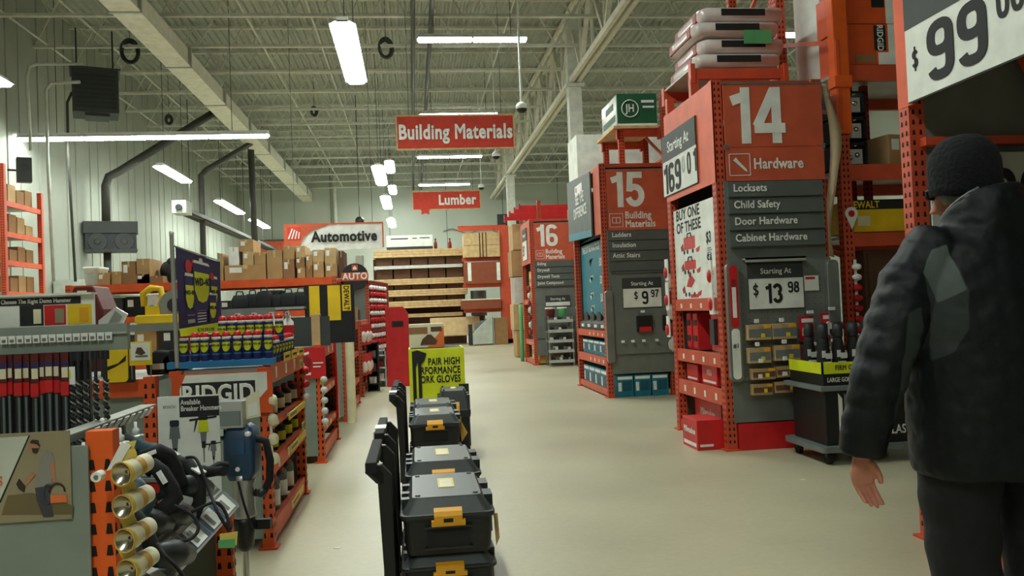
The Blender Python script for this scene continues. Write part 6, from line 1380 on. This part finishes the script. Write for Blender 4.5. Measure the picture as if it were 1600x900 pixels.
def ell(c, rx, ry, z, n=24, rot=0):
    return [(c[0]+rx*math.cos(2*PI*i/n)*math.cos(rot)-ry*math.sin(2*PI*i/n)*math.sin(rot), c[1]+rx*math.cos(2*PI*i/n)*math.sin(rot)+ry*math.sin(2*PI*i/n)*math.cos(rot), z) for i in range(n)]
def fuse(mb, name, parent, voxel, m, smooth=3, wrinkle=None):
    o = mb.build('tmp'); r = o.modifiers.new('r', 'REMESH'); r.mode = 'VOXEL'; r.voxel_size = voxel
    s = o.modifiers.new('s', 'SMOOTH'); s.factor = .5; s.iterations = smooth
    dg = bpy.context.evaluated_depsgraph_get(); dg.update()
    me = bpy.data.meshes.new_from_object(o.evaluated_get(dg)); bpy.data.objects.remove(o)
    if wrinkle:
        N = [v.normal.copy() for v in me.vertices]
        for v, n in zip(me.vertices, N): v.co += n*wrinkle(v.co)
    me.materials.clear(); me.materials.append(MATS[m])
    for p in me.polygons: p.use_smooth = True; p.material_index = 0
    me.update(); o = bpy.data.objects.new(name, me); COL.objects.link(o)
    if parent is not None: o.parent = parent
    return o
MX, MY, HF = 1.965, 2.66, .075
LARM = [(-.2, 0, 1.35), (-.31, -.01, 1.22), (-.4, -.03, 1.03), (-.45, -.03, .9), (-.49, .0, .72), (-.495, .01, .66)]
RARM = [(-x*.72, y+.0, z) for x, y, z in LARM]
b = MB(); HM = Matrix.Translation((0, HF, .004)) @ Matrix.Rotation(.3, 4, 'Z'); b.M = HM
b.ball((0, .0, 1.6), .1, 'skin', 24, 16, (.82, 1.0, 1.2))                              # skull
b.loft([ell((0, .035+.02*k, 0), .06-.006*k, .055-.004*k, 1.56-.028*k) for k in range(4)], 'skin')   # jaw
b.ball((0, .108, 1.555), .016, 'skin', 10, 8, (.8, 1.1, 1.5)).ball((0, .094, 1.58), .014, 'skin', 10, 8, (.7, 1, 2))   # nose
b.ball((0, .092, 1.515), .016, 'skin', 10, 8, (1.5, .6, .6)).ball((0, .088, 1.485), .022, 'skin', 10, 8)               # mouth, chin
for s in (-1, 1): b.ball((s*.083, -.005, 1.565), .03, 'skin', 12, 8, (.35, .65, 1.05))
b.M = None
b.loft([ell((0, HF-.01, 0), .058, .06, 1.54), ell((0, HF*.6, 0), .06, .062, 1.48), ell((0, .0, 0), .075, .07, 1.42), ell((0, -.02, 0), .15, .09, 1.37)], 'skin')
b.loft([ell((0, -.01, 0), rx, ry, z) for rx, ry, z in ((.15, .1, .86), (.17, .115, .95), (.16, .11, 1.05), (.18, .12, 1.22), (.19, .11, 1.33), (.1, .08, 1.41))], 'skin')
for arm in (LARM, RARM):
    b.tube(arm, [.06, .055, .045, .042, .032, .03], 12, 'skin')
for s in (-1, 1):
    b.loft([ell((s*.1, yy, 0), r, r, z, 16) for z, r, yy in ((.9, .085, 0), (.7, .08, .0), (.5, .058, .01), (.35, .058, 0), (.12, .04, -.01), (.06, .042, -.005))], 'skin')
    b.ball((s*.1, .05, .05), .045, 'skin', 12, 8, (.9, 2.2, .8))
def hand(mb, s, base):
    ox, oy, oz = base; X = lambda x, y, z: (ox+s*x, oy+y, oz+z)
    mb.loft([[X(.0+px, py*.9, z) for px, py in rrect(-w_, w_, -.014, .014, .012)] for z, w_ in ((.02, .027), (-.01, .032), (-.045, .041), (-.075, .04), (-.088, .036))], 'skin')
    for fx, l, r in ((-.031, .062, .0078), (-.0105, .074, .0085), (.0105, .08, .0088), (.0305, .072, .0085)):
        mb.tube([X(fx, 0, -.072), X(fx+.004, .0, -.09), X(fx+.012, -.006, -.09-l*.38), X(fx+.018, -.02, -.09-l*.72), X(fx+.02, -.034, -.09-l*.95)], [r*1.1, r*1.12, r, r*.95, r*.75], 10, 'skin')
    mb.tube([X(.028, -.006, -.02), X(.045, -.012, -.045), X(.055, -.016, -.07), X(.056, -.018, -.092)], [.014, .0125, .011, .008], 10, 'skin')
hand(b, 1, (-.497, .012, .655)); hand(b, -1, (.358, .012, .655))
man = fuse(b, 'person', None, .0052, 'skin', 2)
man.location = (MX, MY, 0); man.rotation_euler = (0, 0, .06)
tag(man, 'person walking away in a dark winter jacket with grey shoulder panel, knit hat and glasses', 'person')
# jacket
def wr(p):
    q = Vector((p.x*7, p.y*7, p.z*3.2)); v = mnoise.noise(q+Vector((3, 1, 7)))*.009+mnoise.noise(Vector((p.x*16+p.z*9, p.y*16, p.z*20-p.x*8)))*.0045+mnoise.noise(Vector((p.x*34+p.z*22, p.y*34, p.z*30-p.x*20)))*.0018
    if p.x < -.3 or p.x > .3: v += .0022*math.sin(p.z*62+p.x*25+5*mnoise.noise(p*6))
    return v
j = MB()
j.loft([ell((0, -.005, 0), rx, ry, z, 32) for rx, ry, z in ((.27, .2, .575), (.295, .21, .59), (.305, .21, .75), (.305, .205, .95), (.31, .2, 1.1), (.31, .185, 1.2), (.285, .165, 1.29), (.22, .145, 1.37), (.16, .135, 1.42), (.13, .13, 1.45))], 'jacket')
def col(rx, ry, z, tl, yo=.0): return [(x, y+yo, zz-tl*(y/.13)) for x, y, zz in ell((0, 0, 0), rx, ry, z, 32)]
j.loft([col(.17, .15, 1.36, .03), col(.162, .15, 1.395, .055, .0), col(.155, .145, 1.43, .075, .005), col(.145, .137, 1.463, .088, .01), col(.124, .115, 1.463, .088, .01), col(.124, .115, 1.41, .07, .005)], 'jacket')
for arm in (LARM, RARM):
    j.tube([(arm[0][0]*.75, 0, 1.33)]+arm[:-1]+[(arm[-1][0], arm[-1][1], .665)], [.08, .095, .098, .094, .088, .078, .07], 18, 'jacket')
jk = fuse(j, 'jacket', man, .0085, 'jacket', 4, wr)
# panels sewn on the back of the left shoulder and down the sleeve: outlines on the jacket's back (x, z in metres)
def sdist(x, z, P):
    c = False; best = 9; n = len(P)
    for i in range(n):
        (x0, z0), (x1, z1) = P[i], P[i-1]
        if (z0 > z) != (z1 > z) and x < (x1-x0)*(z-z0)/(z1-z0)+x0: c = not c
        dx, dz = x1-x0, z1-z0; t = max(0, min(1, ((x-x0)*dx+(z-z0)*dz)/(dx*dx+dz*dz))); best = min(best, math.hypot(x-x0-t*dx, z-z0-t*dz))
    return best if c else -best
PAN = {'panel_light': [[(-.315, 1.26), (-.27, 1.335), (-.222, 1.35), (-.195, 1.2), (-.27, 1.16)]],
       'panel_mid': [[(-.315, 1.26), (-.27, 1.335), (-.222, 1.35), (-.19, 1.2), (-.2, 1.07), (-.235, 1.0), (-.285, .97), (-.29, 1.1)], [(-.385, 1.13), (-.335, 1.15), (-.33, 1.07), (-.37, .94), (-.4, .8), (-.44, .78), (-.42, .95)]]}
me = jk.data
for k, L_ in PAN.items():
    at_ = me.attributes.new(k, 'FLOAT', 'POINT')
    at_.data.foreach_set('value', [max(sdist(v.co.x, v.co.z, P) for P in L_) if v.normal.y < .3 else -1.0 for v in me.vertices])
put(MB().tube([(-.128*math.cos(a), .01+.125*math.sin(a), 1.472-.084*math.sin(a)) for a in [k*PI/14 for k in range(-4, 6)]], .006, 6, 'jacket_grey'), 'collar_edge', man)
# trousers, shoes, hat, glasses
t_ = MB()
t_.loft([ell((0, 0, 0), .21, .15, .95, 28), ell((0, 0, 0), .25, .17, .85, 28), ell((0, 0, 0), .27, .16, .74, 28)], 'trousers')
for s in (-1, 1):
    t_.loft([ell((s*.14, yy, 0), rx, ry, z, 20) for z, rx, ry, yy in ((.86, .125, .14, 0), (.7, .145, .14, .0), (.5, .13, .122, .01), (.3, .115, .112, .0), (.12, .1, .1, -.01), (.05, .1, .108, .0))], 'trousers')
fuse(t_, 'trousers', man, .01, 'trousers', 3, lambda p: .006*mnoise.noise(Vector((p.x*14, p.y*14, p.z*11)))+.003*math.sin(p.z*40+p.x*20))
for s in (-1, 1):
    put(MB().loft([[(s*.115+px*w_, .05+py, z) for px, py in rrect(-.048, .048, -.12, .15, .045)] for z, w_ in ((0, 1), (.02, 1.03), (.05, .95), (.085, .7))], 'shoe'), 'shoe', man)
h = MB(); h.M = HM
h.loft([ell((0, 0, 0), rx, ry, z, 40) for rx, ry, z in ((.1, .112, 1.5+.035), (.108, .12, 1.53), (.112, .124, 1.56), (.112, .122, 1.595), (.115, .123, 1.61), (.113, .12, 1.65), (.1, .106, 1.69), (.078, .083, 1.72), (.05, .054, 1.738), (.012, .012, 1.746))], 'knit')
hat = put(h, 'knit_hat', man)
hm_ = hat.data
for v in hm_.vertices:
    yy = v.co.y-HF; a = math.atan2(yy, v.co.x); r = .0015*math.cos(a*36)+.005*mnoise.noise(v.co*9); L_ = math.hypot(v.co.x, yy) or 1
    v.co.x += v.co.x/L_*r; v.co.y += yy/L_*r; v.co.z += -.02*(yy < -.02)*min(1, -yy/.1)*(v.co.z < 1.58)
hb2 = MB(); hb2.M = HM; put(hb2.loft([ell((0, -.004, 0), rx, ry, z, 28) for rx, ry, z in ((.07, .075, 1.5), (.086, .094, 1.53), (.089, .1, 1.56))], 'hair_grey', caps=False), 'hair', man)
gb2 = MB(); gb2.M = HM; put(gb2.prism(rrect(-.066, -.008, 1.525, 1.565, .015), 'xz', .104, .112, 'ink').prism(rrect(.008, .066, 1.525, 1.565, .015), 'xz', .104, .112, 'ink').bar((-.01, .11, 1.555), (.01, .11, 1.555), .005, .005, 'ink')
    .tube([(-.066, .108, 1.555), (-.09, .05, 1.56), (-.092, -.01, 1.56)], .004, 6, 'ink').tube([(.066, .108, 1.555), (.09, .05, 1.56), (.092, -.01, 1.56)], .004, 6, 'ink'), 'glasses', man)
